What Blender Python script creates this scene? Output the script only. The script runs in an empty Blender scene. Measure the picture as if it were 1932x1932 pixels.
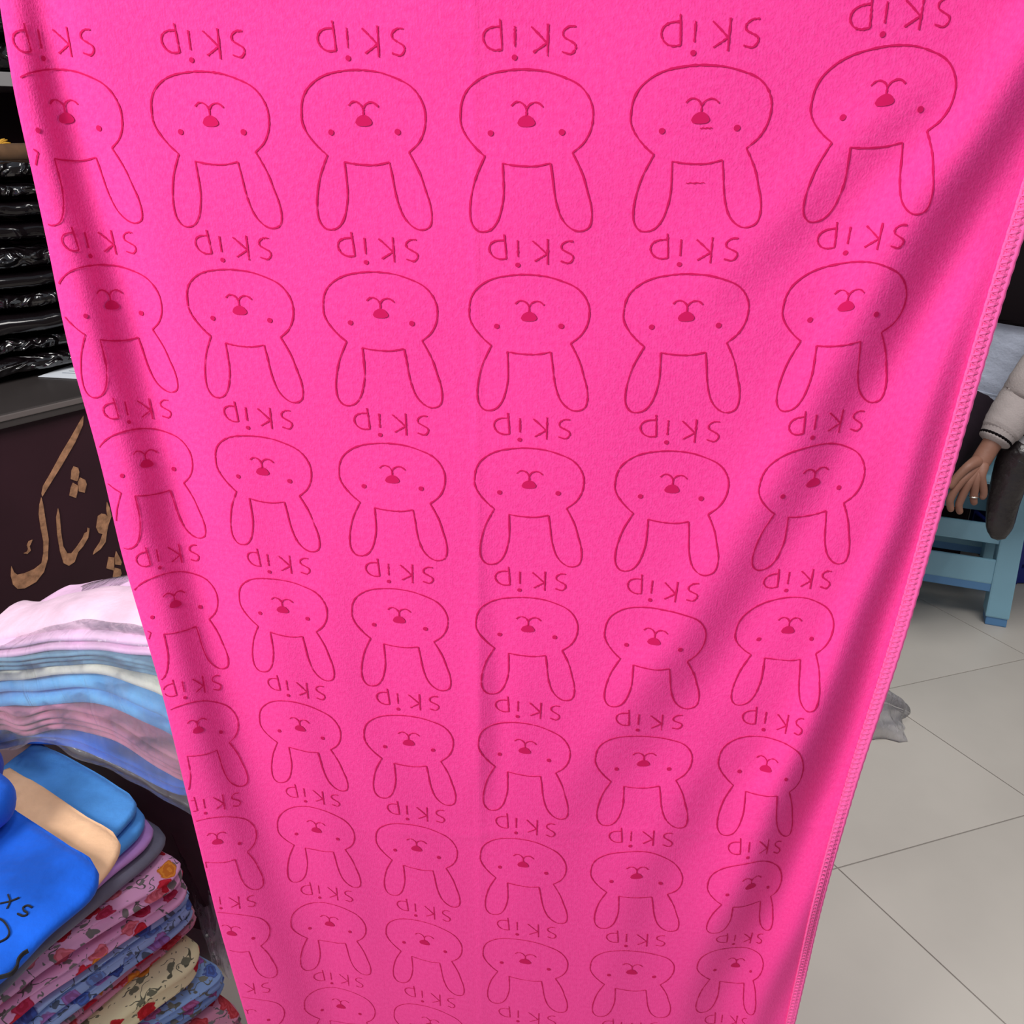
import bpy, bmesh, math, random
import numpy as np
from mathutils import Vector, Matrix

random.seed(7)
rng = np.random.default_rng(7)
S = bpy.context.scene
COL = S.collection

# ------------------------------------------------------------------ camera
CAM_H = 1.5
FPX = 1600.0
TH = 0.42282                      # pitch below the horizon
cam_d = bpy.data.cameras.new('camera')
cam_d.sensor_width = 36.0
cam_d.lens = FPX / 1932.0 * 36.0
cam_d.clip_start = 0.01
cam = bpy.data.objects.new('camera', cam_d)
COL.objects.link(cam)
cam.location = (0, 0, CAM_H)
cam.rotation_euler = (math.pi / 2 - TH, 0, 0)
S.camera = cam

# ------------------------------------------------------------------ world, lights, exposure
w = bpy.data.worlds.new('shop_daylight')
S.world = w
w.use_nodes = True
bg = w.node_tree.nodes['Background']
bg.inputs['Color'].default_value = (0.78, 0.88, 1.0, 1)
bg.inputs['Strength'].default_value = 0.34


def area(name, loc, target, size, size_y, power, col):
    d = bpy.data.lights.new(name, 'AREA')
    d.shape = 'RECTANGLE'
    d.size = size
    d.size_y = size_y
    d.energy = power
    d.color = col
    o = bpy.data.objects.new(name, d)
    COL.objects.link(o)
    o.location = loc
    o.rotation_euler = (Vector(target) - Vector(loc)).to_track_quat('-Z', 'Y').to_euler()
    return o


area('shopfront_daylight', (-1.75, -.75, 2.5), (0.0, 0.6, 1.15), 1.0, 1.0, 84, (1.0, 0.98, 0.95))
area('floor_fill_light', (1.3, 1.0, 3.2), (1.3, 1.4, 0), 1.2, 1.2, 62, (1.0, 0.96, 0.92))  # unseen overhead fill, added to brighten the floor, stool and man
area('pack_highlight_fill', (-.2, 1.1, 3.0), (-.9, 1.8, 1.0), .5, .5, 16, (1.0, 0.97, 0.94))  # added fill with no known source, puts highlights on the black packs
S.view_settings.view_transform = 'Standard'
S.view_settings.look = 'None'
S.view_settings.exposure = 0.0
S.view_settings.gamma = 1.0
S.view_settings.use_curve_mapping = False

# ------------------------------------------------------------------ image <-> place
CT, ST = math.cos(TH), math.sin(TH)


def ray(px, py):
    x = (px - 966) / FPX
    y = (966 - py) / FPX
    return np.array([x, CT + y * ST, -ST + y * CT])


def at_z(px, py, z):
    d = ray(px, py)
    return np.array([0, 0, CAM_H]) + d * ((z - CAM_H) / d[2])


def at_y(px, py, Y):
    d = ray(px, py)
    return np.array([0, 0, CAM_H]) + d * (Y / d[1])


def at_plane(px, py, p0, n):
    d = ray(px, py)
    o = np.array([0, 0, CAM_H])
    return o + d * (np.dot(np.array(p0) - o, n) / np.dot(d, n))


# ------------------------------------------------------------------ helpers
def link(o, parent=None):
    COL.objects.link(o)
    if parent is not None:
        o.parent = parent
    return o


def mesh_obj(name, verts, faces, mat=None, parent=None, smooth=True, uv=None):
    me = bpy.data.meshes.new(name)
    me.from_pydata([tuple(map(float, v)) for v in verts], [], [tuple(int(i) for i in f) for f in faces])
    if uv is not None:
        lay = me.uv_layers.new(name='UVMap')
        vi = np.empty(len(me.loops), dtype=np.int32)
        me.loops.foreach_get('vertex_index', vi)
        lay.data.foreach_set('uv', np.asarray(uv, dtype=np.float32)[vi].ravel())
    if smooth:
        me.polygons.foreach_set('use_smooth', [True] * len(me.polygons))
    me.update()
    o = bpy.data.objects.new(name, me)
    if mat:
        me.materials.append(mat)
    return link(o, parent)


def empty(name, loc=(0, 0, 0)):
    o = bpy.data.objects.new(name, None)
    o.location = loc
    o.empty_display_size = 0.05
    return link(o)


def tag(o, label, cat, group=None, kind=None):
    o['label'] = label
    o['category'] = cat
    if group:
        o['group'] = group
    if kind:
        o['kind'] = kind
    return o


def child(o, root):
    """parent o (built in world coordinates) under a root that has a location"""
    o.parent = root
    o.matrix_parent_inverse = Matrix.Translation(root.location).inverted()
    return o


def struct(o):
    o['kind'] = 'structure'
    return o


def grid_faces(n, m, wrap=False):
    f = []
    mm = m if wrap else m - 1
    for i in range(n - 1):
        for j in range(mm):
            j2 = (j + 1) % m
            f.append((i * m + j, i * m + j2, (i + 1) * m + j2, (i + 1) * m + j))
    return f


def box(name, lo, hi, mat, parent=None, bev=0.004, M=None):
    bm = bmesh.new()
    bmesh.ops.create_cube(bm, size=1)
    lo, hi = Vector(lo), Vector(hi)
    for v in bm.verts:
        v.co = Vector((lo[k] + (v.co[k] + .5) * (hi[k] - lo[k]) for k in range(3)))
    if bev:
        bmesh.ops.bevel(bm, geom=bm.edges[:], offset=bev, segments=2, affect='EDGES', profile=.6)
    if M is not None:
        bm.transform(M)
    me = bpy.data.meshes.new(name)
    bm.to_mesh(me)
    bm.free()
    o = bpy.data.objects.new(name, me)
    me.materials.append(mat)
    return link(o, parent)


def catmull(P, n):
    """resample a polyline smoothly to n points"""
    P = np.asarray(P, float)
    k = len(P)
    t = np.linspace(0, k - 1, n)
    out = []
    for x in t:
        i = min(int(x), k - 2)
        u = x - i
        p1, p2 = P[i], P[i + 1]
        p0 = P[i - 1] if i > 0 else 2 * p1 - p2
        p3 = P[i + 2] if i + 2 < k else 2 * p2 - p1
        out.append(.5 * ((2 * p1) + (-p0 + p2) * u + (2 * p0 - 5 * p1 + 4 * p2 - p3) * u * u + (-p0 + 3 * p1 - 3 * p2 + p3) * u ** 3))
    return np.array(out)


def tube(name, pts, rad, mat, parent=None, n=16, seg=None, cap=True, squash=None, wob=0.0, ribs=0):
    """lofted tube along a path; rad one per control point; squash = (axis vector, factor)"""
    pts = np.asarray(pts, float)
    rad = np.asarray(rad, float).reshape(len(pts), -1)
    seg = seg or max(12, len(pts) * 6)
    C = catmull(np.hstack([pts, rad]), seg)
    P, R = C[:, :3], C[:, 3:]
    V, uv = [], []
    up = np.array([0.13, 0.21, 1.0])
    T = np.gradient(P, axis=0)
    T /= np.linalg.norm(T, axis=1)[:, None] + 1e-9
    a = np.cross(T[0], up)
    if np.linalg.norm(a) < .2:
        a = np.cross(T[0], [1, 0, 0])
    a /= np.linalg.norm(a)
    for i in range(seg):
        a = a - T[i] * np.dot(a, T[i])
        a /= np.linalg.norm(a)
        b = np.cross(T[i], a)
        for j in range(n):
            t = 2 * math.pi * j / n
            r0 = R[i, 0]
            r1 = R[i, -1]
            k = 1 + wob * math.sin(3 * t + i * .7) * math.sin(i * 1.3) + (ribs * math.cos(j * math.pi) if ribs else 0)
            V.append(P[i] + k * (a * math.cos(t) * r0 + b * math.sin(t) * r1))
            uv.append((j / n, i / seg))
    F = grid_faces(seg, n, True)
    if cap:
        for e, s in ((0, -1), (seg - 1, 1)):
            c = len(V)
            V.append(P[e] + T[e] * s * R[e].min() * .45)
            uv.append((.5, e / seg))
            for j in range(n):
                q = (e * n + j, e * n + (j + 1) % n, c)
                F.append(q if s > 0 else q[::-1])
    return mesh_obj(name, V, F, mat, parent, uv=uv)


# ------------------------------------------------------------------ materials
def mat(name, col, rough=.6, metal=0., spec=.5, noise=None, bump=None, sheen=0., var=0.0, trans=None, coord='Object'):
    m = bpy.data.materials.new(name)
    m.use_nodes = True
    nt = m.node_tree
    N, Lk = nt.nodes, nt.links
    p = N['Principled BSDF']
    p.inputs['Base Color'].default_value = (*col, 1)
    p.inputs['Roughness'].default_value = rough
    p.inputs['Metallic'].default_value = metal
    p.inputs['Specular IOR Level'].default_value = spec
    if sheen:
        p.inputs['Sheen Weight'].default_value = sheen
        p.inputs['Sheen Roughness'].default_value = .5
        p.inputs['Sheen Tint'].default_value = (*[min(1, c * .6 + .4) for c in col], 1)
    tc = N.new('ShaderNodeTexCoord')
    if var:
        nz = N.new('ShaderNodeTexNoise')
        nz.inputs['Scale'].default_value = noise or 6
        nz.inputs['Detail'].default_value = 5
        Lk.new(tc.outputs[coord], nz.inputs['Vector'])
        mx = N.new('ShaderNodeMix')
        mx.data_type = 'RGBA'
        mx.inputs['A'].default_value = (*[c * (1 - var) for c in col], 1)
        mx.inputs['B'].default_value = (*[min(1, c * (1 + var)) for c in col], 1)
        rp = N.new('ShaderNodeMapRange')
        rp.inputs['From Min'].default_value = .32
        rp.inputs['From Max'].default_value = .68
        Lk.new(nz.outputs['Fac'], rp.inputs['Value'])
        Lk.new(rp.outputs[0], mx.inputs['Factor'])
        Lk.new(mx.outputs['Result'], p.inputs['Base Color'])
    if bump:
        sc, st, dist = bump
        nb = N.new('ShaderNodeTexNoise')
        nb.inputs['Scale'].default_value = sc
        nb.inputs['Detail'].default_value = 7
        Lk.new(tc.outputs[coord], nb.inputs['Vector'])
        b = N.new('ShaderNodeBump')
        b.inputs['Strength'].default_value = st
        b.inputs['Distance'].default_value = dist
        Lk.new(nb.outputs['Fac'], b.inputs['Height'])
        Lk.new(b.outputs[0], p.inputs['Normal'])
    return m


def srgb(r, g, b):
    return tuple(((c / 255) / 12.92 if c / 255 <= .04045 else ((c / 255 + .055) / 1.055) ** 2.4) for c in (r, g, b))


def fleece(name, rgb, var=.12):
    return mat(name, srgb(*rgb), rough=.9, spec=.15, noise=11, var=var * 1.7, bump=(70, .45, .004), sheen=.25)


def floral(name, base, flowers, leaf, seed, scale=21.0, fsize=.36):
    """printed cotton: rose heads, leaves and fine twigs on a plain ground, in cloth (UV, metres) coordinates"""
    m = bpy.data.materials.new(name)
    m.use_nodes = True
    nt = m.node_tree
    N, Lk = nt.nodes, nt.links
    p = N['Principled BSDF']
    p.inputs['Roughness'].default_value = .8
    p.inputs['Specular IOR Level'].default_value = .2
    tc = N.new('ShaderNodeTexCoord')
    mp = N.new('ShaderNodeMapping')
    mp.inputs['Location'].default_value = (seed * 1.37, seed * .61, 0)
    Lk.new(tc.outputs['UV'], mp.inputs['Vector'])
    nz = N.new('ShaderNodeTexNoise')
    nz.inputs['Scale'].default_value = 60
    nz.inputs['Detail'].default_value = 2
    Lk.new(mp.outputs[0], nz.inputs['Vector'])
    mixv = N.new('ShaderNodeVectorMath')
    mixv.operation = 'MULTIPLY_ADD'
    mixv.inputs[1].default_value = (.022, .022, 0)
    Lk.new(nz.outputs['Color'], mixv.inputs[0])
    Lk.new(mp.outputs[0], mixv.inputs[2])

    def vor(sc, off):
        a = N.new('ShaderNodeVectorMath')
        a.operation = 'ADD'
        a.inputs[1].default_value = (off, off * .7, 0)
        Lk.new(mixv.outputs[0], a.inputs[0])
        v = N.new('ShaderNodeTexVoronoi')
        v.voronoi_dimensions = '2D'
        v.inputs['Scale'].default_value = sc
        Lk.new(a.outputs[0], v.inputs['Vector'])
        return v

    def step(sock, th, wd=.03):
        r = N.new('ShaderNodeMapRange')
        r.inputs['From Min'].default_value = th + wd
        r.inputs['From Max'].default_value = th
        Lk.new(sock, r.inputs['Value'])
        return r.outputs[0]

    def mix(fac, a, b):
        x = N.new('ShaderNodeMix')
        x.data_type = 'RGBA'
        Lk.new(fac, x.inputs['Factor'])
        for s, k in ((a, 'A'), (b, 'B')):
            if isinstance(s, tuple):
                x.inputs[k].default_value = (*s, 1)
            else:
                Lk.new(s, x.inputs[k])
        return x.outputs['Result']
    v1 = vor(scale, 0)
    v2 = vor(scale * 1.55, 3.3)
    v3 = vor(scale * 2.6, 7.7)
    ramp = N.new('ShaderNodeValToRGB')
    ramp.color_ramp.interpolation = 'CONSTANT'
    e = ramp.color_ramp.elements
    for k, c in enumerate(flowers):
        q = e[k] if k < 2 else e.new(k / len(flowers))
        q.position = k / len(flowers)
        q.color = (*c, 1)
    sep = N.new('ShaderNodeSeparateColor')
    Lk.new(v1.outputs['Color'], sep.inputs[0])
    Lk.new(sep.outputs[0], ramp.inputs[0])
    # petals: darker rings inside the head
    wv = N.new('ShaderNodeMath')
    wv.operation = 'SINE'
    ml = N.new('ShaderNodeMath')
    ml.operation = 'MULTIPLY'
    ml.inputs[1].default_value = 36
    Lk.new(v1.outputs['Distance'], ml.inputs[0])
    Lk.new(ml.outputs[0], wv.inputs[0])
    light = N.new('ShaderNodeMix')
    light.data_type = 'RGBA'
    light.blend_type = 'MULTIPLY'
    light.inputs['B'].default_value = (.80, .62, .62, 1)
    Lk.new(step(wv.outputs[0], .1, .6), light.inputs['Factor'])
    Lk.new(ramp.outputs[0], light.inputs['A'])
    # twigs
    n2 = N.new('ShaderNodeTexNoise')
    n2.inputs['Scale'].default_value = 34
    n2.inputs['Detail'].default_value = 1
    Lk.new(mp.outputs[0], n2.inputs['Vector'])
    ab = N.new('ShaderNodeMath')
    ab.operation = 'SUBTRACT'
    ab.inputs[1].default_value = .5
    Lk.new(n2.outputs['Fac'], ab.inputs[0])
    ab2 = N.new('ShaderNodeMath')
    ab2.operation = 'ABSOLUTE'
    Lk.new(ab.outputs[0], ab2.inputs[0])
    brk = N.new('ShaderNodeMath')
    brk.operation = 'MULTIPLY'
    Lk.new(step(ab2.outputs[0], .008, .01), brk.inputs[0])
    Lk.new(step(v2.outputs['Distance'], .42, .05), brk.inputs[1])
    c = mix(brk.outputs[0], base, tuple(x * .6 for x in leaf))
    c = mix(step(v3.outputs['Distance'], .055), c, leaf)
    c = mix(step(v2.outputs['Distance'], .16), c, leaf)
    c = mix(step(v1.outputs['Distance'], fsize), c, light.outputs['Result'])
    Lk.new(c, p.inputs['Base Color'])
    b = N.new('ShaderNodeBump')
    b.inputs['Strength'].default_value = .25
    b.inputs['Distance'].default_value = .004
    n3 = N.new('ShaderNodeTexNoise')
    n3.inputs['Scale'].default_value = 45
    Lk.new(mp.outputs[0], n3.inputs['Vector'])
    Lk.new(n3.outputs['Fac'], b.inputs['Height'])
    Lk.new(b.outputs[0], p.inputs['Normal'])
    return m


def film(name, tint, opacity, rough=.18, scale=25, bump=.5):
    """thin clear plastic: mostly see-through, milky with sharp gloss on its creases"""
    m = bpy.data.materials.new(name)
    m.use_nodes = True
    nt = m.node_tree
    N, Lk = nt.nodes, nt.links
    for n in list(N):
        if n.type == 'BSDF_PRINCIPLED':
            N.remove(n)
    out = [n for n in N if n.type == 'OUTPUT_MATERIAL'][0]
    tc = N.new('ShaderNodeTexCoord')
    nz = N.new('ShaderNodeTexNoise')
    nz.inputs['Scale'].default_value = scale
    nz.inputs['Detail'].default_value = 3
    nz.inputs['Distortion'].default_value = 1.2
    fm = N.new('ShaderNodeMapping')
    fm.inputs['Rotation'].default_value = (.3, .75, .2)
    fm.inputs['Scale'].default_value = (2.2, 1, .35)
    Lk.new(tc.outputs['Object'], fm.inputs['Vector'])
    Lk.new(fm.outputs[0], nz.inputs['Vector'])
    b = N.new('ShaderNodeBump')
    b.inputs['Strength'].default_value = bump
    b.inputs['Distance'].default_value = .01
    Lk.new(nz.outputs['Fac'], b.inputs['Height'])
    tr = N.new('ShaderNodeBsdfTransparent')
    df = N.new('ShaderNodeBsdfDiffuse')
    df.inputs['Color'].default_value = (*tint, 1)
    gl = N.new('ShaderNodeBsdfGlossy')
    gl.inputs['Roughness'].default_value = rough
    for x in (df, gl):
        Lk.new(b.outputs[0], x.inputs['Normal'])
    fr = N.new('ShaderNodeFresnel')
    fr.inputs['IOR'].default_value = 1.28
    Lk.new(b.outputs[0], fr.inputs['Normal'])
    a = N.new('ShaderNodeMixShader')
    mr = N.new('ShaderNodeMapRange')
    mr.inputs['To Min'].default_value = opacity * .5
    mr.inputs['To Max'].default_value = opacity * 1.5
    Lk.new(nz.outputs['Fac'], mr.inputs['Value'])
    Lk.new(mr.outputs[0], a.inputs[0])
    Lk.new(tr.outputs[0], a.inputs[1])
    Lk.new(df.outputs[0], a.inputs[2])
    c = N.new('ShaderNodeMixShader')
    Lk.new(fr.outputs[0], c.inputs[0])
    Lk.new(a.outputs[0], c.inputs[1])
    Lk.new(gl.outputs[0], c.inputs[2])
    Lk.new(c.outputs[0], out.inputs['Surface'])
    return m


def velour():
    m = bpy.data.materials.new('pink_velour')
    m.use_nodes = True
    nt = m.node_tree
    N, Lk = nt.nodes, nt.links
    p = N['Principled BSDF']
    p.inputs['Roughness'].default_value = .95
    p.inputs['Specular IOR Level'].default_value = .08
    p.inputs['Sheen Weight'].default_value = .12
    p.inputs['Sheen Roughness'].default_value = .45
    p.inputs['Sheen Tint'].default_value = (1, .45, .8, 1)
    tc = N.new('ShaderNodeTexCoord')
    mp = N.new('ShaderNodeMapping')
    mp.inputs['Scale'].default_value = (1, .8, 1)          # the pile runs down the cloth
    Lk.new(tc.outputs['UV'], mp.inputs['Vector'])
    n1 = N.new('ShaderNodeTexNoise')
    n1.inputs['Scale'].default_value = 760
    n1.inputs['Detail'].default_value = 2
    n2 = N.new('ShaderNodeTexNoise')
    n2.inputs['Scale'].default_value = 330
    n2.inputs['Detail'].default_value = 2
    wv = N.new('ShaderNodeTexWave')
    wv.inputs['Scale'].default_value = 160
    wv.inputs['Distortion'].default_value = 1.2
    wv.inputs['Detail Scale'].default_value = 3
    for x in (n1, n2, wv):
        Lk.new(mp.outputs[0], x.inputs['Vector'])
    a = N.new('ShaderNodeMath')
    a.operation = 'MULTIPLY_ADD'
    a.inputs[1].default_value = .6
    Lk.new(n2.outputs['Fac'], a.inputs[0])
    Lk.new(n1.outputs['Fac'], a.inputs[2])
    a2 = N.new('ShaderNodeMath')
    a2.operation = 'MULTIPLY_ADD'
    a2.inputs[1].default_value = .05
    Lk.new(wv.outputs['Fac'], a2.inputs[0])
    Lk.new(a.outputs[0], a2.inputs[2])
    b = N.new('ShaderNodeBump')
    b.inputs['Strength'].default_value = .40
    b.inputs['Distance'].default_value = .0010
    Lk.new(a2.outputs[0], b.inputs['Height'])
    Lk.new(b.outputs[0], p.inputs['Normal'])
    r = N.new('ShaderNodeValToRGB')
    r.color_ramp.elements[0].position = .3
    r.color_ramp.elements[0].color = (.93, .048, .300, 1)
    r.color_ramp.elements[1].position = .7
    r.color_ramp.elements[1].color = (.99, .068, .350, 1)
    Lk.new(n2.outputs['Fac'], r.inputs[0])
    Lk.new(r.outputs[0], p.inputs['Base Color'])
    return m


M_VEL = velour()
M_PRINT = mat('pink_print', srgb(205, 24, 92), rough=.9, spec=.1)
M_STITCH = mat('pink_thread', (.97, .125, .40), rough=.85, spec=.3)
M_TILE = mat('floor_tile', srgb(186, 180, 172), rough=.42, spec=.4, noise=2.2, var=.07)
M_GROUT = mat('grout', srgb(138, 132, 126), rough=.9)
M_DARK = mat('dark_maroon_board', (.027, .008, .013), rough=.55, spec=.25, noise=3, var=.2)
M_TOP = mat('counter_top', (.040, .033, .032), rough=.38, spec=.5, noise=4, var=.15)
M_WALL = mat('dark_wall', (.012, .006, .008), rough=.8)
M_GOLD = mat('gold_leaf', srgb(168, 122, 92), rough=.45, metal=.25, noise=60, var=.35, bump=(120, .5, .003))
M_TRIM = mat('grey_trim', srgb(150, 146, 146), rough=.4)
M_PAPER = mat('paper', srgb(225, 230, 238), rough=.7)
M_INK = mat('blue_grey_ink', srgb(130, 140, 160), rough=.7)

# ================================================================== SETTING
# floor of large tiles; joint directions taken from the room
fl = struct(mesh_obj('floor', [(-3.2, -2.4, -.002), (4.2, -2.4, -.002), (4.2, 4.2, -.002), (-3.2, 4.2, -.002)], [(0, 1, 2, 3)], M_GROUT, smooth=False))
a1, a2 = math.radians(17.5), math.radians(-63.2)
e1, e2 = np.array([math.cos(a1), math.sin(a1)]), np.array([math.cos(a2), math.sin(a2)])
sk = abs(e1[0] * e2[1] - e1[1] * e2[0])
L1, L2 = .585 / sk, .52 / sk
O2 = np.array([.726, 1.399])
gap = .0030
bm = bmesh.new()
bmesh.ops.create_cube(bm, size=1)
for v in bm.verts:
    q = e1 * (v.co.x + .5) * (L1 - gap) + e2 * (v.co.y + .5) * (L2 - gap)
    v.co = Vector((q[0], q[1], -.012 + (v.co.z + .5) * .012))
bmesh.ops.recalc_face_normals(bm, faces=bm.faces[:])
bmesh.ops.bevel(bm, geom=[e for e in bm.edges if all(v.co.z > -.001 for v in e.verts)], offset=.0006, segments=1, affect='EDGES')
tile_me = bpy.data.meshes.new('tile')
bm.to_mesh(tile_me)
bm.free()
tile_me.materials.append(M_TILE)
for i in range(-7, 8):
    for j in range(-6, 7):
        c = O2 + e1 * L1 * (i + .5) + e2 * L2 * (j + .5)
        if -2.2 < c[0] < 3.6 and -.6 < c[1] < 3.4:
            t = link(bpy.data.objects.new('tile', tile_me), fl)
            q = O2 + e1 * (L1 * i + gap / 2) + e2 * (L2 * j + gap / 2)
            t.location = (q[0], q[1], 0)

struct(box('wall_back', (-3.2, 3.5, 0), (4.2, 3.6, 3.3), M_WALL, bev=0))
struct(box('wall_left', (-3.2, -1.0, 0), (-3.1, 3.5, 3.3), mat('left_wall_paint', (.10, .09, .085), rough=.9), bev=0))
struct(box('wall_right', (4.1, -1.0, 0), (4.2, 3.5, 3.3), mat('right_wall_paint', (.16, .15, .14), rough=.9), bev=0))

# ================================================================== PINK TOWEL
LM = np.array([
    [(125, 222), (397, 228), (686, 227), (993, 228), (1322, 222), (1670, 188)],
    [(211, 575), (452, 585), (718, 591), (998, 597), (1295, 597), (1597, 577)],
    [(277, 874), (495, 889), (740, 904), (998, 914), (1268, 922), (1535, 910)],
    [(331, 1139), (533, 1150), (753, 1169), (996, 1186), (1234, 1210), (1487, 1188)],
    [(374, 1377), (566, 1374), (771, 1401), (990, 1416), (1214, 1440), (1445, 1450)],
    [(410, 1588), (597, 1566), (786, 1601), (987, 1631), (1201, 1653), (1417, 1672)],
    [(437, 1761), (622, 1743), (801, 1778), (991, 1814), (1192, 1834), (1388, 1821)]], float)
YAW, DT, X0, Z0, RP, ROLL = -0.12739555, 0.57044225, 0.01211165, 0.01049243, 0.12235948, -0.00795546


def H(u, v):
    s = (u - 4) * .1
    X = X0 + s * np.cos(YAW)
    Y = DT + s * np.sin(YAW)
    Z = Z0 - (v - 1) * RP
    fw = Y * CT - Z * ST
    up = Y * ST + Z * CT
    x = FPX * X / fw
    y = -FPX * up / fw
    return 966 + x * np.cos(ROLL) - y * np.sin(ROLL), 966 + x * np.sin(ROLL) + y * np.cos(ROLL)


def H_inv(px, py):
    x, y = px - 966, py - 966
    xr = x * np.cos(ROLL) + y * np.sin(ROLL)
    yr = -x * np.sin(ROLL) + y * np.cos(ROLL)
    dx, dy, dz = xr / FPX, CT - yr / FPX * ST, -ST - yr / FPX * CT
    t = (DT - X0 * np.tan(YAW)) / (dy - dx * np.tan(YAW))
    return 4 + (t * dx - X0) / (.1 * np.cos(YAW)), 1 + (Z0 - t * dz) / RP


EL = np.array([(-40, -260), (5, 0), (27, 100), (55, 260), (92, 440), (127, 640), (190, 860), (236, 1060), (308, 1300), (365, 1540), (414, 1740), (470, 1932), (545, 2200)], float)
ER = np.array([(2130, -260), (2062, 0), (2000, 200), (1932, 423), (1893, 550), (1831, 753), (1791, 898), (1766, 985), (1733, 1104), (1697, 1224), (1675, 1276),
               (1634, 1409), (1594, 1543), (1566, 1640), (1533, 1765), (1499, 1932), (1440, 2200)], float)
edgeL = lambda y: np.interp(y, EL[:, 1], EL[:, 0])
edgeR = lambda y: np.interp(y, ER[:, 1], ER[:, 0])
U_R = 7.0
RR, CC = np.meshgrid(np.arange(1, 8), np.arange(1, 7), indexing='ij')
hx, hy = H(CC.astype(float), RR.astype(float))
RX, RY = LM[..., 0] - hx, LM[..., 1] - hy
hx7, hy7 = H(np.full(7, U_R), np.arange(1, 8.))
ry7 = RY[:, 5] * .8
rx7 = edgeR(hy7 + ry7) - hx7
# tilt and width of every printed rabbit, from its two eyes (dx, dy from left to right eye)
EYE_D = np.array([
    [(115, -5), (118, 0), (124, 0), (133, -1), (139, -3), (147, -17)],
    [(106, -7), (108, 4), (115, 2), (120, 0), (124, -2), (126, -13)],
    [(99, -17), (97, 8), (107, 5), (108, 2), (112, 5), (102, -26)],
    [(92, -25), (90, 10), (95, 9), (103, 5), (98, 17), (98, 2)],
    [(83, -19), (79, 17), (89, 7), (91, 13), (98, -1), (90, 22)],
    [(82, -10), (76, 15), (81, 14), (85, 11), (91, -4), (79, -29)],
    [(78, 12), (74, 13), (78, 19), (92, 14), (84, 7), (66, 4)]], float)
_un, _vn = H_inv(850 + 575 * .2588, 400 + 765 * .2588)
_ul, _vl = H_inv(850 + 340 * .2588, 400 + 837 * .2588)
_ur, _vr = H_inv(850 + 803 * .2588, 400 + 840 * .2588)
_xl, _yl = H(CC + _ul - _un, RR + _vl - _vn)
_xr, _yr = H(CC + _ur - _un, RR + _vr - _vn)
SX6 = (EYE_D[..., 0] - (_xr - _xl)) / (_ur - _ul)
SY6 = (EYE_D[..., 1] - (_yr - _yl)) / (_ur - _ul)
SX6 = np.clip(SX6, -70, 70) * .9
RX = np.hstack([RX[:, :1], RX, rx7[:, None], rx7[:, None]])      # columns u = 0..8
RY = np.hstack([RY[:, :1], RY, ry7[:, None], ry7[:, None]])
SX, SY = np.gradient(RX, axis=1), np.gradient(RY, axis=1)
SX[:, 1:7], SY[:, 1:7] = SX6, SY6
SX[:, 0], SY[:, 0] = SX6[:, 0] * .5, SY6[:, 0] * .5
RX[:, 0] = RX[:, 1] - SX6[:, 0] * .75
RY[:, 0] = RY[:, 1] - SY6[:, 0] * .75
SX, SY = [np.vstack([q[:1], q[:1], q, q[-1:], q[-1:]]) for q in (SX, SY)]
RX = np.vstack([RX[:1], RX[:1], RX, RX[-1:], RX[-1:]])           # rows v = -1..9
RY = np.vstack([RY[:1], RY[:1], RY, RY[-1:], RY[-1:]])


def bicubic(A, SA, u, v):
    n, m = A.shape
    x = np.clip(u, 0, m - 1.001)
    y = np.clip(v + 1, 0, n - 1.001)
    i, j = y.astype(int), x.astype(int)
    fy, fx = y - i, x - j

    def wts(t):
        return (-.5 * t + t * t - .5 * t ** 3, 1 - 2.5 * t * t + 1.5 * t ** 3, .5 * t + 2 * t * t - 1.5 * t ** 3, -.5 * t * t + .5 * t ** 3)
    wy = wts(fy)
    t = fx
    h00, h10, h01, h11 = 2 * t ** 3 - 3 * t * t + 1, t ** 3 - 2 * t * t + t, -2 * t ** 3 + 3 * t * t, t ** 3 - t * t
    out = 0
    j2 = np.clip(j + 1, 0, m - 1)
    for a in range(4):
        ii = np.clip(i + a - 1, 0, n - 1)
        out = out + wy[a] * (h00 * A[ii, j] + h10 * SA[ii, j] + h01 * A[ii, j2] + h11 * SA[ii, j2])
    return out


def to_px(u, v):
    x, y = H(u, v)
    return x + bicubic(RX, SX, u, v), y + bicubic(RY, SY, u, v)


V_LO, V_HI = -1.0, 9.9
vs_tab = np.linspace(V_LO - .1, V_HI + .1, 300)
uL_tab = []
for vv in vs_tab:
    us = np.linspace(0.0, 2.4, 200)
    x, y = to_px(us, np.full_like(us, vv))
    d = x - edgeL(y)
    k = np.argmax(d > 0)
    k = max(1, k)
    uL_tab.append(us[k - 1] + (us[k] - us[k - 1]) * (-d[k - 1]) / (d[k] - d[k - 1] + 1e-9))
uL_tab = np.clip(np.array(uL_tab), .2, 2.0)
ker = np.hanning(25)
uL_tab = np.convolve(np.pad(uL_tab, 12, mode='edge'), ker / ker.sum(), 'valid')
uL = lambda v: np.interp(v, vs_tab, uL_tab)

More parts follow.
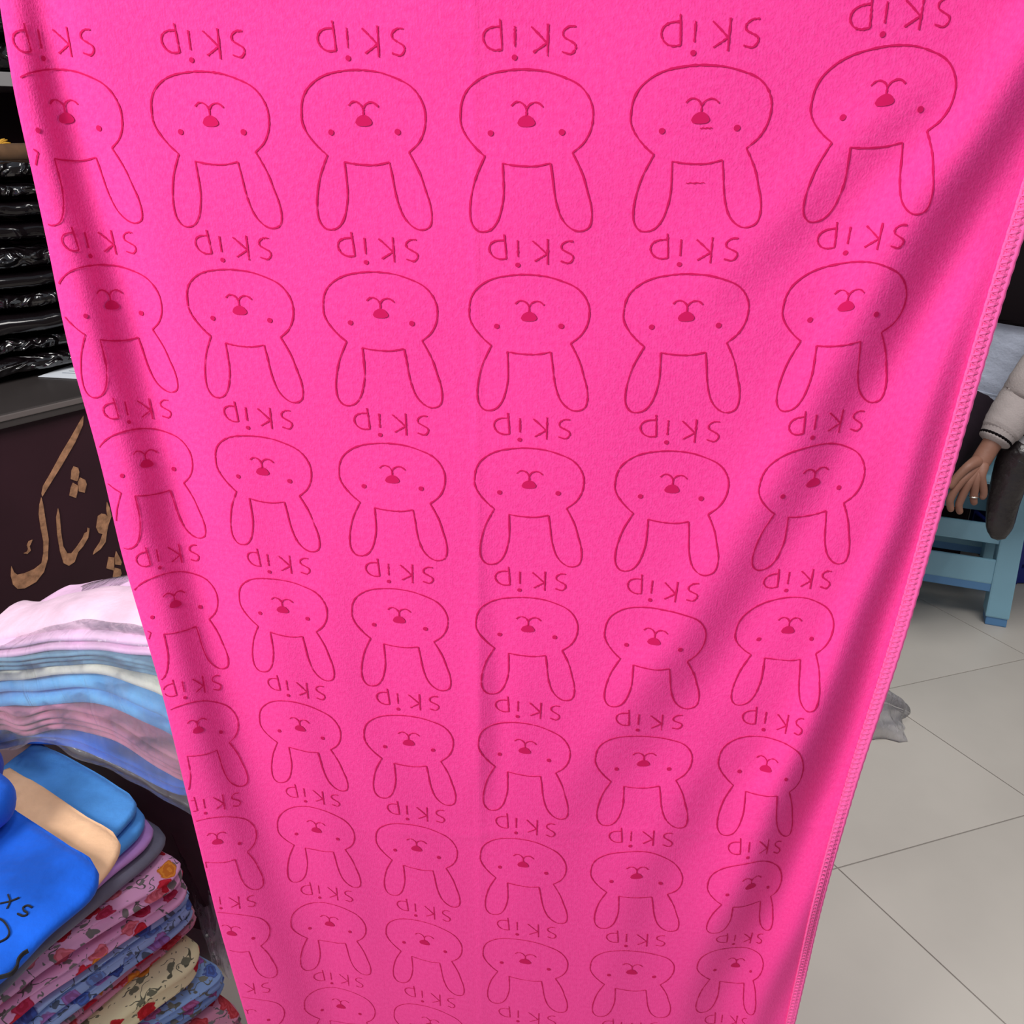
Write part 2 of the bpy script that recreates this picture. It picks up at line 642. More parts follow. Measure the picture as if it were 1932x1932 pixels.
# folds: (centre line in the picture, half width px, slope); cloth turns away to the right along the line
FOLDS = [
    ([(20, -260), (45, -50), (60, 50), (85, 180), (105, 250), (145, 400), (190, 550), (228, 700), (285, 900), (300, 1000), (332, 1100), (357, 1200), (398, 1350), (440, 1500), (500, 1700), (560, 1850), (600, 2000), (640, 2200)],
     [(0, 36), (300, 46), (500, 52), (1300, 54), (1700, 54), (2200, 60)], [(0, .55), (150, .78), (700, .88), (1400, .85), (1700, .55), (2200, .4)]),
    ([(2130, -150), (1985, 100), (1930, 190), (1880, 275), (1832, 345), (1790, 400), (1765, 450), (1730, 505), (1697, 575), (1655, 650), (1615, 720), (1580, 770), (1555, 825), (1520, 900), (1488, 955), (1450, 1006), (1405, 1091), (1362, 1156), (1318, 1236), (1258, 1306), (1228, 1356), (1170, 1430), (1100, 1520), (1040, 1640), (1000, 1800), (980, 2200)],
     [(0, 44), (300, 52), (450, 60), (800, 48), (1400, 50), (2200, 60)], [(-150, .55), (300, .66), (560, .74), (800, .50), (1000, .42), (1250, .46), (1420, .26), (1600, .10), (2200, 0)]),
    ([(1960, 250), (1860, 520), (1820, 620), (1780, 750), (1748, 860), (1730, 925), (1714, 985), (1678, 1076), (1640, 1166), (1606, 1266), (1572, 1356), (1534, 1441), (1502, 1506), (1470, 1591), (1440, 1666), (1405, 1731), (1372, 1790), (1330, 1880), (1300, 2000), (1270, 2200)],
     [(0, 26), (700, 26), (1000, 27), (1300, 36), (1500, 40), (1800, 36), (2200, 36)], [(250, 0), (480, .22), (700, .42), (1000, .75), (1300, 1.15), (1500, 1.5), (1750, 1.2), (1900, .7), (2200, .4)]),
    ([(1640, 1450), (1590, 1560), (1552, 1686), (1520, 1766), (1482, 1841), (1448, 1916), (1400, 2050), (1360, 2200)],
     [(0, 20), (2200, 24)], [(1400, 0), (1560, .2), (1680, .9), (1850, 1.2), (2200, 1.0)]),
    ([(915, 950), (916, 1100), (922, 1250), (922, 1400), (916, 1520), (916, 1700)],
     [(0, 22), (2200, 22)], [(950, 0), (1120, .12), (1300, .34), (1450, .34), (1540, .06), (1700, 0)]),
    ([(1800, 120), (1700, 230), (1592, 340), (1500, 440), (1400, 540), (1330, 640)],
     [(0, 46), (2200, 46)], [(120, 0), (230, .20), (420, .21), (540, .12), (640, 0)]),
    ([(1370, 1400), (1325, 1486), (1297, 1556), (1250, 1631), (1200, 1740), (1165, 1900), (1140, 2200)],
     [(0, 34), (2200, 40)], [(1400, 0), (1500, .30), (1640, .34), (1800, .22), (2200, .15)]),
    ([(640, 900), (650, 1150), (690, 1350), (760, 1500), (840, 1650), (900, 1800), (930, 2200)],
     [(0, 40), (2200, 50)], [(900, 0), (1150, .10), (1400, .12), (1600, .12), (2200, .1)]),
    ([(460, 900), (520, 1100), (560, 1250), (600, 1420), (650, 1560), (700, 1750), (740, 2200)],
     [(0, 30), (2200, 40)], [(900, 0), (1100, .14), (1250, .12), (1500, .16), (1700, .14), (2200, .1)]),
]


def relief(x, y):
    """height of the cloth towards the viewer (m)"""
    h = np.zeros_like(x)
    for line, wd, am in FOLDS:
        P = np.array(line, float)
        ys = np.linspace(P[0, 1], P[-1, 1], 200)
        xs = np.interp(ys, P[:, 1], P[:, 0])
        k = np.hanning(15)
        xs = np.convolve(np.pad(xs, 7, mode='reflect', reflect_type='odd'), k / k.sum(), 'valid')
        cx = np.interp(y, ys, xs)
        sl = np.interp(y, ys, np.gradient(xs, ys))
        c = 1 / np.sqrt(1 + sl ** 2)
        wv = np.interp(y, [q[0] for q in wd], [q[1] for q in wd])
        A = np.interp(y, [q[0] for q in am], [q[1] for q in am])
        t = (x - cx) * c / wv
        h += -A * wv * .00037 * t * np.exp(-t * t / 2)
    # pressed creases from having been folded
    h += .0005 * np.exp(-((x - (893 + y * .008)) / 8) ** 2)
    cr = np.interp(x, [350, 900, 930, 1350, 1550], [1548, 1578, 1568, 1572, 1560])
    h += .0005 * np.exp(-((y - cr) / 8) ** 2) * np.clip((x - 500) / 300, 0, 1)
    # soft hand of the cloth
    h += .0012 * np.sin(x * .013 + y * .004) * np.sin(y * .009 - x * .003 + 1)
    return h


def P3(u, v, lift=0.0):
    u = np.asarray(u, float)
    v = np.asarray(v, float)
    x, y = to_px(u, v)
    h = relief(x, y) + lift
    back = .009 * np.clip(v - 4.0, 0, None) ** 2
    dx, dy, dz = (x - 966) / FPX, CT + (966 - y) / FPX * ST, -ST + (966 - y) / FPX * CT
    t = (DT - X0 * np.tan(YAW) - h + back) / (dy - dx * np.tan(YAW))
    return np.stack([dx * t, dy * t, dz * t + CAM_H], -1)


towel = tag(empty('towel', (0, .57, .35)), 'large bright pink towel with rabbit outlines and upside down lettering, held up hanging', 'towel')
NU, NV = 340, 460
vv = np.linspace(V_LO, V_HI, NV)
ss = np.linspace(0, 1, NU)
SS, VV = np.meshgrid(ss, vv)
UU = uL(VV) + (U_R - uL(VV)) * SS
PT = P3(UU, VV)
# left side of the cloth rolls round and runs back behind itself
e0 = PT[:, 0]
inward = PT[:, 6] - PT[:, 0]
inward /= np.linalg.norm(inward, axis=1)[:, None]
backd = np.array([0, 1.0, 0]) - inward * inward[:, 1:2]
backd /= np.linalg.norm(backd, axis=1)[:, None]
rr = .007
curl = []
for k in range(14, 0, -1):
    if k <= 8:
        t = math.pi * k / 8
        curl.append(e0 - inward * rr * math.sin(t) * .8 + backd * rr * (1 - math.cos(t)))
    else:
        curl.append(PT[:, (k - 8) * 5] + backd * (2 * rr + .001 * (k - 8)))
curl = np.stack(curl, 1)
PT2 = np.concatenate([curl, PT], 1)
cu = UU[:, :1] * .1 - np.arange(14, 0, -1)[None] * .004
UV = np.stack([np.concatenate([cu, UU * .1], 1), np.repeat(VV[:, :1] * RP, NU + 14, 1)], -1)
cloth = mesh_obj('cloth', PT2.reshape(-1, 3), [f[::-1] for f in grid_faces(NV, NU + 14)], M_VEL, None, uv=UV.reshape(-1, 2))
child(cloth, towel)
sm = cloth.modifiers.new('thickness', 'SOLIDIFY')
sm.thickness = .0026
sm.offset = -1

# ---- print: rabbit and word, measured once in cloth coordinates
crop = lambda q: (850 + q[0] * .25880, 400 + q[1] * .25880)
nose_c = crop((575, 765))
u_n, v_n = H_inv(*nose_c)


def cloth_pts(poly):
    o = []
    for q in poly:
        u, v = H_inv(*crop(q))
        o.append((u - u_n, v - v_n))
    return np.array(o)


HEAD = [(300, 980), (240, 925), (180, 850), (148, 780), (145, 715), (155, 640), (190, 570), (260, 510), (340, 475), (430, 458), (530, 450), (630, 455), (720, 470), (820, 505), (900, 545), (955, 600), (990, 670), (1000, 740), (985, 830), (940, 910), (868, 970)]
EAR_R = [(868, 970), (900, 1035), (935, 1120), (960, 1220), (980, 1300), (985, 1380), (970, 1440), (930, 1465), (880, 1463), (830, 1430), (790, 1375), (765, 1300), (750, 1220), (740, 1120), (728, 1030)]
FORE = [(728, 1030), (640, 1046), (560, 1046), (480, 1038), (415, 1025)]
EAR_L = [(415, 1025), (418, 1120), (418, 1220), (405, 1300), (380, 1380), (340, 1435), (290, 1455), (240, 1445), (205, 1395), (197, 1320), (207, 1230), (235, 1120), (275, 1030), (300, 980)]
MOUTH = [[(475, 672), (500, 650), (530, 648), (558, 665), (575, 692)], [(575, 692), (595, 665), (630, 652), (660, 660), (683, 682)], [(575, 690), (575, 712), (574, 740)]]
NOSE = [(515, 778), (528, 752), (552, 736), (575, 730), (600, 736), (620, 755), (632, 780), (615, 797), (575, 802), (530, 797)]
EYES = [((340, 837), 19), ((803, 840), 20)]
WORD = [[(403, 145), (408, 200), (413, 270), (416, 330)], [(416, 330), (365, 332), (320, 310), (295, 265), (305, 220), (345, 195), (406, 190)],
        [(500, 190), (500, 250), (500, 315)], [(716, 180), (714, 280), (712, 375)], [(608, 195), (655, 240), (708, 295)], [(708, 295), (665, 322), (620, 350)],
        [(893, 200), (850, 200), (815, 225), (815, 258), (850, 282), (885, 305), (890, 335), (860, 365), (805, 350)]]
DOT = ((498, 378), 18)
LINE_R = [(cloth_pts(catmull(q, n)), .00050) for q, n in ((HEAD, 90), (EAR_R, 48), (FORE, 16), (EAR_L, 48))] + [(cloth_pts(catmull(q, 12)), .00050) for q in MOUTH]
LINE_W = [(cloth_pts(catmull(q, max(8, 4 * len(q)))), .00052) for q in WORD]


def disc(c, r):
    return cloth_pts([(c[0] + r * math.cos(a), c[1] + r * math.sin(a)) for a in np.linspace(0, 2 * math.pi, 13)[:-1]])


FILL_R = [cloth_pts(catmull(NOSE + NOSE[:1], 25)[:-1])] + [disc(c, r) for c, r in EYES]
FILL_W = [disc(*DOT)]


def print_mesh(name, lines, fills, c, r, lift=.0006):
    V, F = [], []
    base = 0
    for P, hw in lines:
        u, v = P[:, 0] + c, P[:, 1] + r
        ok = (u > uL(v) + .002) & (v < V_HI - .05) & (v > V_LO + .05)
        Q = P3(u, v, lift)
        T = np.gradient(Q, axis=0)
        T /= np.linalg.norm(T, axis=1)[:, None] + 1e-9
        e = .004
        du = P3(u + e, v) - P3(u - e, v)
        dv = P3(u, v + e) - P3(u, v - e)
        n = np.cross(du, dv)
        n /= np.linalg.norm(n, axis=1)[:, None] + 1e-12
        sd = np.cross(n, T)
        jit = 1 + .22 * rng.standard_normal(len(Q))[:, None]
        A, B = Q + sd * hw * jit, Q - sd * hw * jit
        k = len(V)
        for a, b in zip(A, B):
            V += [a, b]
        for i in range(len(Q) - 1):
            if ok[i] and ok[i + 1]:
                F.append((k + 2 * i, k + 2 * i + 1, k + 2 * i + 3, k + 2 * i + 2))
    for P in fills:
        u, v = P[:, 0] + c, P[:, 1] + r
        if not ((u > uL(v) + .02) & (v < V_HI - .05) & (v > V_LO + .05)).all():
            continue
        k = len(V)
        um, vm = u.mean(), v.mean()
        V.append(P3(np.array([um]), np.array([vm]), lift)[0])
        mid = P3(um + (u - um) * .5, vm + (v - vm) * .5, lift)
        out = P3(u, v, lift)
        V += list(mid) + list(out)
        n = len(P)
        for i in range(n):
            j = (i + 1) % n
            F.append((k, k + 1 + i, k + 1 + j))
            F.append((k + 1 + i, k + 1 + n + i, k + 1 + n + j, k + 1 + j))
    if not F:
        return
    used = sorted({i for f in F for i in f})
    mp = {q: i for i, q in enumerate(used)}
    o = mesh_obj(name, [V[i] for i in used], [[mp[i] for i in f] for f in F], M_PRINT, None, smooth=True)
    child(o, towel)
    return o


for r in range(1, 10):
    for c in range(1, 7):
        if r > 0:
            print_mesh('rabbit_print', LINE_R, FILL_R, c, r)
        print_mesh('lettering', LINE_W, FILL_W, c, r)

for u0, u1, v0 in ((5.0, 5.07, 1.047), (4.94, 5.05, 1.305)):
    q = np.stack([np.linspace(u0, u1, 10), v0 + .002 * np.sin(np.arange(10) * 2.1)], 1)
    print_mesh('scuff_mark', [(q, .0003)], [], 0, 0)

# ---- overlock seam on the right edge: looping thread bound over the hem
n_st = 300
vst = np.linspace(V_LO + .02, V_HI - .02, n_st)
V, F = [], []
bandw = .080


def ribbon_loop(pts, r, V, F, n=5):
    pts = np.asarray(pts)
    T = np.gradient(pts, axis=0)
    T /= np.linalg.norm(T, axis=1)[:, None] + 1e-9
    k = len(V)
    for p, t in zip(pts, T):
        a = np.cross(t, [.31, .8, .5])
        a /= np.linalg.norm(a)
        b = np.cross(t, a)
        for j in range(n):
            q = 2 * math.pi * j / n
            V.append(p + r * (a * math.cos(q) + b * math.sin(q)))
    for f in grid_faces(len(pts), n, True):
        F.append(tuple(i + k for i in f))


dvv = vst[1] - vst[0]
zu, zv, zl = [], [], []
for i, q in enumerate(vst):
    zu += [U_R - .006, U_R - bandw * .5, U_R - bandw, U_R - bandw * .5]
    zv += [q, q + dvv * .12, q + dvv * .42, q + dvv * .75]
    zl += [.0004, .0014, .0009, .0013]
zig = np.stack([P3(np.array([a]), np.array([b]), c)[0] for a, b, c in zip(zu, zv, zl)])
ribbon_loop(zig, .00155, V, F)
for du, lf, rd in ((0.0, .0004, .0019), (bandw, .0005, .0013), (bandw * .72, .0003, .0015), (bandw * .5, .0008, .0017), (bandw * .25, .0003, .0017)):
    pts = P3(np.full(n_st * 2, U_R - du) + (.002 * np.sin(np.arange(n_st * 2) * math.pi / 2)), np.linspace(V_LO, V_HI, n_st * 2), lf)
    ribbon_loop(pts, rd, V, F)
seam = mesh_obj('overlock_seam', V, F, M_STITCH)
child(seam, towel)
seam['label'] = 'lighter pink looping thread along the hem'

# ================================================================== COUNTER WITH GOLD LETTERING
E0 = at_z(0, 782, .90)
E1 = at_z(160, 745, .90)
ed = (E1 - E0)[:2]
ed /= np.linalg.norm(ed)
nin = np.array([-ed[1], ed[0]])                     # into the counter
MC = Matrix(((ed[0], nin[0], 0, E0[0]), (ed[1], nin[1], 0, E0[1]), (0, 0, 1, 0), (0, 0, 0, 1)))


def cw(a, b, z):
    q = E0[:2] + ed * a + nin * b
    return np.array([q[0], q[1], z])


counter = tag(empty('shop_counter', tuple(cw(.5, .3, 0))), 'dark maroon shop counter with gold calligraphy on its front panel', 'counter')
child(box('front_panel', (-.9, .02, .0), (1.1, .05, .865), M_DARK, bev=.002, M=MC), counter)
child(box('side_panel', (-.9, .05, .0), (-.87, .85, .865), M_DARK, bev=.002, M=MC), counter)
child(box('side_panel', (1.07, .05, .0), (1.1, .85, .865), M_DARK, bev=.002, M=MC), counter)
child(box('counter_top', (-.93, 0, .865), (1.13, .88, .90), M_TOP, bev=.003, M=MC), counter)
child(box('edge_trim', (-.93, -.004, .883), (1.13, .006, .8965), mat('edge_trim_metal', srgb(96, 88, 86), rough=.35), bev=.002, M=MC), counter)
front_n = np.array([nin[0], nin[1], 0])
front_p = cw(0, .02, 0)
GL = {
    'kaf_arm': [(583, 535), (578, 600), (525, 720), (432, 880), (332, 1040), (294, 1102), (290, 1082), (300, 1030), (358, 930), (428, 800), (500, 680), (550, 590)],
    'kaf_bowl': [(288, 1108), (300, 1160), (320, 1290), (338, 1400), (332, 1540), (305, 1630), (250, 1700), (170, 1745), (120, 1748), (90, 1720), (75, 1660), (78, 1590), (95, 1630), (120, 1650), (170, 1640), (240, 1610), (290, 1570), (303, 1500), (303, 1420), (285, 1330), (270, 1230), (275, 1160)],
    'hamza': [(225, 1405), (215, 1430), (205, 1450), (213, 1480), (190, 1503), (165, 1500), (190, 1488), (195, 1470), (187, 1445), (200, 1415)],
    'dot_a': [(515, 890), (545, 900), (553, 930), (545, 985), (535, 995), (495, 980), (500, 920)],
    'dot_b': [(560, 968), (595, 985), (605, 1015), (590, 1075), (550, 1065), (545, 1000)],
    'dot_c': [(510, 1005), (545, 1025), (540, 1070), (530, 1112), (485, 1095), (495, 1040)],
    'alef': [(405, 1185), (415, 1230), (425, 1350), (440, 1450), (470, 1500), (500, 1500), (540, 1450), (580, 1390), (590, 1360), (610, 1350), (612, 1320), (625, 1325), (615, 1390), (580, 1450), (545, 1490), (520, 1560), (480, 1587), (445, 1570), (420, 1490), (400, 1370), (393, 1250)],
    'vav': [(748, 1140), (765, 1180), (778, 1240), (757, 1300), (747, 1350), (737, 1420), (702, 1470), (650, 1508), (660, 1480), (700, 1420), (718, 1365), (690, 1357), (672, 1320), (685, 1240), (710, 1222), (735, 1225), (750, 1240), (744, 1190)],
    'pe_a': [(760, 1525), (800, 1530), (795, 1620), (745, 1605)],
    'pe_b': [(812, 1485), (832, 1520), (850, 1560), (845, 1582), (805, 1578), (803, 1530)],
    'pe_c': [(800, 1600), (842, 1610), (850, 1640), (832, 1682), (790, 1665)],
}
for k, poly in GL.items():
    pts = [(q[0] / 3.7146, 640 + q[1] / 3.7154) for q in poly]
    W = [at_plane(x, y, front_p, front_n) for x, y in pts]
    W = [p - front_n * .0025 for p in W]
    n = len(W)
    bm = bmesh.new()
    vs = [bm.verts.new(p) for p in W]
    f = bm.faces.new(vs)
    r = bmesh.ops.extrude_face_region(bm, geom=[f])
    for g in r['geom']:
        if isinstance(g, bmesh.types.BMVert):
            g.co += Vector(front_n) * .003
    bmesh.ops.recalc_face_normals(bm, faces=bm.faces[:])
    bmesh.ops.triangulate(bm, faces=[g for g in bm.faces if len(g.verts) > 4])
    me = bpy.data.meshes.new('gold_lettering')
    bm.to_mesh(me)
    bm.free()
    me.materials.append(M_GOLD)
    child(link(bpy.data.objects.new('gold_lettering', me)), counter)

# paper sheet on the counter
pz = .9015
pp = [at_z(x, y, pz) for x, y in ((72, 711), (148, 684), (230, 690), (168, 716))]
V = [*pp, *[p + np.array([0, 0, .0012]) for p in pp]]
paper = tag(empty('paper_sheet', tuple(pp[0])), 'white paper sheet with faint writing lying on the dark counter', 'paper')
child(mesh_obj('sheet', V, [(3, 2, 1, 0), (4, 5, 6, 7), (0, 1, 5, 4), (1, 2, 6, 5), (2, 3, 7, 6), (3, 0, 4, 7)], M_PAPER, smooth=False), paper)
for k in range(5):
    s0, s1 = .25 + .03 * k, .62 + .04 * math.sin(k * 2)
    t = .22 + .13 * k
    A = pp[0] + (pp[1] - pp[0]) * (t + .05) + (pp[3] - pp[0]) * s0
    B = pp[0] + (pp[1] - pp[0]) * (t + .05) + (pp[3] - pp[0]) * s1
    nn = (pp[1] - pp[0]) * .018
    child(mesh_obj('handwriting', [A + [0, 0, .0018], B + [0, 0, .0018], B + nn + [0, 0, .0018], A + nn + [0, 0, .0018]], [(0, 1, 2, 3)], M_INK, smooth=False), paper)


# ================================================================== FOLDED CLOTH BUILDER
def noise3(P, seed, sc):
    r = np.random.default_rng(seed)
    o = np.zeros(len(P))
    for k in range(5):
        d = r.normal(size=3)
        d /= np.linalg.norm(d)
        o += np.sin(P @ d * sc * (1 + .55 * k) + r.uniform(0, 6.28)) / (1 + .5 * k)
    return o / 2.4


def folded(name, path, bdir, depth, thick, layers, mat_, parent=None, R=.04, seed=0, amp=.004, lens=1.0, tilt=0.0, dome=0.0, na=56, nb=30, both_round=False, crease=.35, nseed=None, wr=0.0):
    """folded cloth: `layers` rounded plies swept along `path` (world points at the mid height of the folded edge),
    reaching `depth` along bdir; corners of the swept ends are rounded"""
    path = catmull(path, na)
    bdir = np.array([bdir[0], bdir[1], 0.0])
    bdir /= np.linalg.norm(bdir)
    seglen = np.concatenate([[0], np.cumsum(np.linalg.norm(np.diff(path, axis=0), axis=1))])
    Ltot = seglen[-1]
    V, F, UVs = [], [], []
    th = thick / layers
    for l in range(layers):
        zc = (l + .5) * th - thick / 2
        k0 = len(V)
        rr = random.Random(seed * 31 + l)
        jb = rr.uniform(-.004, .004)
        ring = []
        for j in range(nb):
            t = j / nb
            a = 2 * math.pi * t
            ring.append(a)
        for i in range(na):
            s = seglen[i]
            d0 = s
            d1 = (Ltot - s)
            ins = 0.0
            for d in ((d0, d1) if both_round else (d0,)):
                if d < R:
                    ins = max(ins, R - math.sqrt(max(0, R * R - (R - d) ** 2)))
            ts = 1.0
            for d in (d0, d1):
                if d < th * .6:
                    ts = min(ts, math.sqrt(max(.02, 1 - (1 - d / (th * .6)) ** 2)))
            per = 0.0
            for j in range(nb):
                a = ring[j]
                # stadium: straight top and bottom, round nose at b = 0
                ca, sa = math.cos(a), math.sin(a)
                r = th * .5 * ts
                sg = abs(ca) ** .55 * (1 if ca > 0 else -1)
                b = (depth - ins) * .5 * (1 - sg) + ins + jb
                # concentrate ring points towards the nose
                zz = r * (abs(sa) ** .45) * (1 if sa > 0 else -1)
                bb = b - ins - jb
                if bb < r:
                    zz = math.copysign(min(abs(zz), math.sqrt(max(0, r * r - (r - bb) ** 2)) + .0002), sa) if r > 0 else 0
                if wr:
                    b += wr * math.sin(zz / th * 13 + 1.6 * math.sin(s * 11 + l * 2 + seed) + seed) * max(0, 1 - bb / .05)
                p = path[i] + bdir * b
                p = p + np.array([0, 0, zc + zz + tilt * bb + dome * math.sin(math.pi * min(1, bb / max(depth, 1e-6)))])
                V.append(p)
                UVs.append((s, (bb if sa > 0 else -bb) + zz + l * .37))
        for f in grid_faces(na, nb, True):
            F.append(tuple(q + k0 for q in f))
        for e, fl in ((0, True), (na - 1, False)):
            loop = [k0 + e * nb + j for j in range(nb)]
            F.append(loop[::-1] if not fl else loop)
    V = np.array(V)
    zs = seed if nseed is None else nseed
    VF = V * np.array([1, 1, 0.0])
    dn = noise3(VF, zs + 5, 28)
    dn2 = noise3(VF, zs + 9, 45)
    V[:, 2] += amp * dn + amp * crease * dn2
    V[:, :2] += (np.outer(noise3(VF, zs + 3, 24) * amp * 1.1, bdir[:2]))
    o = mesh_obj(name, V, F, mat_, None, uv=UVs)
    if parent is not None:
        child(o, parent)
    return o


# ================================================================== BLACK BAGGED GARMENTS ON THE COUNTER
def black_plastic(name, seed, silver=False):
    m = bpy.data.materials.new(name)
    m.use_nodes = True
    nt = m.node_tree
    N, Lk = nt.nodes, nt.links
    p = N['Principled BSDF']
    p.inputs['Base Color'].default_value = (.006, .004, .005, 1)
    p.inputs['Roughness'].default_value = .10
    p.inputs['Specular IOR Level'].default_value = 1.0 if silver else .5
    tc = N.new('ShaderNodeTexCoord')
    mp = N.new('ShaderNodeMapping')
    mp.inputs['Scale'].default_value = (1, 1, 1.5)
    mp.inputs['Location'].default_value = (seed * 2.1, seed, 0)
    Lk.new(tc.outputs['Object'], mp.inputs['Vector'])
    n = N.new('ShaderNodeTexNoise')
    n.noise_type = 'RIDGED_MULTIFRACTAL'
    n.inputs['Scale'].default_value = 20 if silver else 9
    n.inputs['Detail'].default_value = 4
    n.inputs['Distortion'].default_value = 1.2
    Lk.new(mp.outputs[0], n.inputs['Vector'])
    b = N.new('ShaderNodeBump')
    b.inputs['Strength'].default_value = 1.0
    b.inputs['Distance'].default_value = .03 if silver else .014
    Lk.new(n.outputs['Fac'], b.inputs['Height'])
    Lk.new(b.outputs[0], p.inputs['Normal'])
    return m


BP = [black_plastic('black_plastic_crumpled', 1, True), black_plastic('black_plastic_smooth', 2), black_plastic('black_plastic_creased', 5, True)]
zr = [.909, .962, 1.012, 1.075, 1.125, 1.175, 1.235, 1.295, 1.345, 1.385, 1.44]
bl = ['lowest black plastic garment pack, lying on the counter top', 'second black plastic garment pack up from the counter top', 'third black garment pack up from the counter, creased plastic',
      'fourth black garment pack from the counter, dull and slack', 'middle black plastic garment pack of the stack on the counter', 'black garment pack just above the middle of the counter stack',
      'fourth black garment pack from the top of the counter stack', 'third black garment pack from the top of the counter stack', 'thin black garment pack second from the top, under the silvery one',
      'topmost black garment pack with silvery crumpled wrap, under the cardboard tube']
for i in range(10):
    z0, z1 = zr[i], zr[i + 1]
    off = .24 + .012 * math.sin(i * 2.3)
    P = [cw(a, off + .012 * math.sin(a * 5 + i), (z0 + z1) / 2) for a in np.linspace(-.55, .95, 9)]
    o = folded('garment_pack', P, nin, .42, (z1 - z0) * .90, 1, BP[(2, 0, 1, 2, 1, 2, 1, 1, 2, 0)[i]], R=.05, seed=40 + i, amp=.006, both_round=True, crease=.6, nseed=40, nb=46)
    tag(o, bl[i], 'garment pack', 'black plastic garment packs on the counter')

# shelf unit behind, with a pale board and more packs above
shelf = tag(empty('shelf_unit', tuple(cw(.3, .9, 0))), 'dark wall shelf unit with one pale grey board behind the counter', 'shelf')
child(box('back_board', (-1.2, 1.42, 0), (1.0, 1.45, 2.6), M_DARK, bev=.002, M=MC), shelf)
child(box('upright', (-1.2, .92, 0), (-1.165, 1.42, 2.6), M_DARK, bev=.002, M=MC), shelf)
child(box('upright', (.965, .92, 0), (1.0, 1.42, 2.6), M_DARK, bev=.002, M=MC), shelf)
zsh = at_plane(15, 148, cw(0, .92, 0), front_n)[2]
child(box('shelf_board', (-1.165, .92, zsh - .022), (.965, 1.42, zsh + .018), M_TRIM, bev=.002, M=MC), shelf)
child(box('shelf_board', (-1.165, .95, 1.1), (.965, 1.42, 1.13), M_DARK, bev=.002, M=MC), shelf)
for i, (h0, h1, lb) in enumerate(((.026, .112, 'black wrapped pack resting on the pale shelf board'), (.116, .19, 'dark pack stacked upon the wrapped pack above the pale board'))):
    P = [cw(a, .96 + .01 * i, zsh + (h0 + h1) / 2 + .004 * math.sin(a * 7)) for a in np.linspace(-.7, .85, 8)]
    o = folded('garment_pack', P, nin, .4, (h1 - h0) * .95, 1, BP[i * 1], R=.05, seed=70 + i, amp=.003, both_round=True, crease=.8, nseed=70)
    tag(o, lb, 'garment pack', 'dark packs above the pale shelf board')

# cardboard tube with a yellow tassel on top of the packs
tz = 1.44 + .026
tend = at_plane(50, 287, cw(0, .30, 0), front_n)
a_end = float(np.dot(tend[:2] - E0[:2], ed))
tp = [cw(a, .30, tend[2]) for a in (a_end - .5, a_end - .25, a_end)]
tb = tag(empty('cardboard_tube', tuple(tp[1])), 'brown cardboard tube lying on the topmost black pack', 'tube')
M_CARD = mat('cardboard', srgb(120, 88, 62), rough=.85, noise=30, var=.2)
ang = np.linspace(0, 2 * math.pi, 25)[:-1]
tv, tf = [], []
for (p, r) in ((tp[0], .021), (tp[2], .021), (tp[2], .016), (tp[0], .016)):
    for a in ang:
        tv.append(p + np.array([nin[0] * math.cos(a) * r, nin[1] * math.cos(a) * r, math.sin(a) * r]))
for k in range(4):
    for j in range(24):
        tf.append((k * 24 + j, k * 24 + (j + 1) % 24, ((k + 1) % 4) * 24 + (j + 1) % 24, ((k + 1) % 4) * 24 + j))
child(mesh_obj('tube_wall', tv, tf, M_CARD), tb)
M_YEL = mat('yellow_thread', srgb(190, 140, 40), rough=.8)
ts = tag(empty('yellow_tassel', tuple(tp[2] - np.array([0, 0, 0]) + [0, 0, .02])), 'small yellow thread tassel on top of the cardboard tube', 'tassel')
base = at_plane(-4, 276, cw(0, .30, 0), front_n)
for k, (dx, dy) in enumerate(((16, 2), (20, -4), (14, -10), (18, 8), (9, -12), (22, 3))):
    tip = at_plane(dx, 274 + dy, cw(0, .295, 0), front_n)
    child(tube('strand', [base, (base + tip) / 2 + [0, 0, .004], tip], [.005, .0035, .0012], M_YEL, n=6, seg=8), ts)
child(tube('knot', [base - [.012 * ed[0], .012 * ed[1], .010], base, base + [0, 0, .004]], [.010, .012, .006], M_YEL, n=10, seg=8), ts)

# ================================================================== FRONT STACK OF FOLDED CLOTHS
RED, PINKF, ORG = srgb(205, 40, 62), srgb(228, 120, 140), srgb(225, 140, 50)
BLU, VIO = srgb(50, 90, 190), srgb(150, 80, 180)
LEAF = srgb(118, 112, 112)
M_PEACH = fleece('peach_fleece', (240, 190, 150))
M_LBLUE = fleece('light_blue_fleece', (80, 150, 225))
M_LILAC = fleece('lilac_fleece', (186, 138, 206))
M_GREY = fleece('grey_fleece', (108, 108, 124))
M_BLUE = fleece('royal_blue_fleece', (20, 88, 200), .15)
M_NAVY = fleece('deep_blue_fleece', (8, 52, 160))
M_FPINK = floral('pink_rose_cotton', srgb(228, 165, 208), [RED, PINKF, ORG, srgb(190, 50, 90)], LEAF, 1, fsize=.28)
M_FBLUE = floral('light_blue_floral_cotton', srgb(158, 180, 228), [srgb(88, 118, 200), srgb(170, 120, 195), srgb(120, 150, 215), srgb(70, 92, 170)], srgb(92, 100, 120), 2, fsize=.27)
M_FPINK2 = floral('old_pink_floral_cotton', srgb(205, 135, 160), [RED, ORG, srgb(200, 70, 80)], LEAF, 3, fsize=.30)
M_FCREAM = floral('cream_rose_cotton', srgb(236, 226, 184), [RED, ORG, srgb(214, 70, 76), srgb(200, 40, 50)], srgb(118, 118, 98), 4, scale=16, fsize=.25)
M_FBLUE2 = floral('sky_blue_floral_cotton', srgb(140, 172, 225), [srgb(165, 105, 190), srgb(90, 120, 200), srgb(190, 110, 170)], srgb(130, 130, 120), 5, fsize=.27)

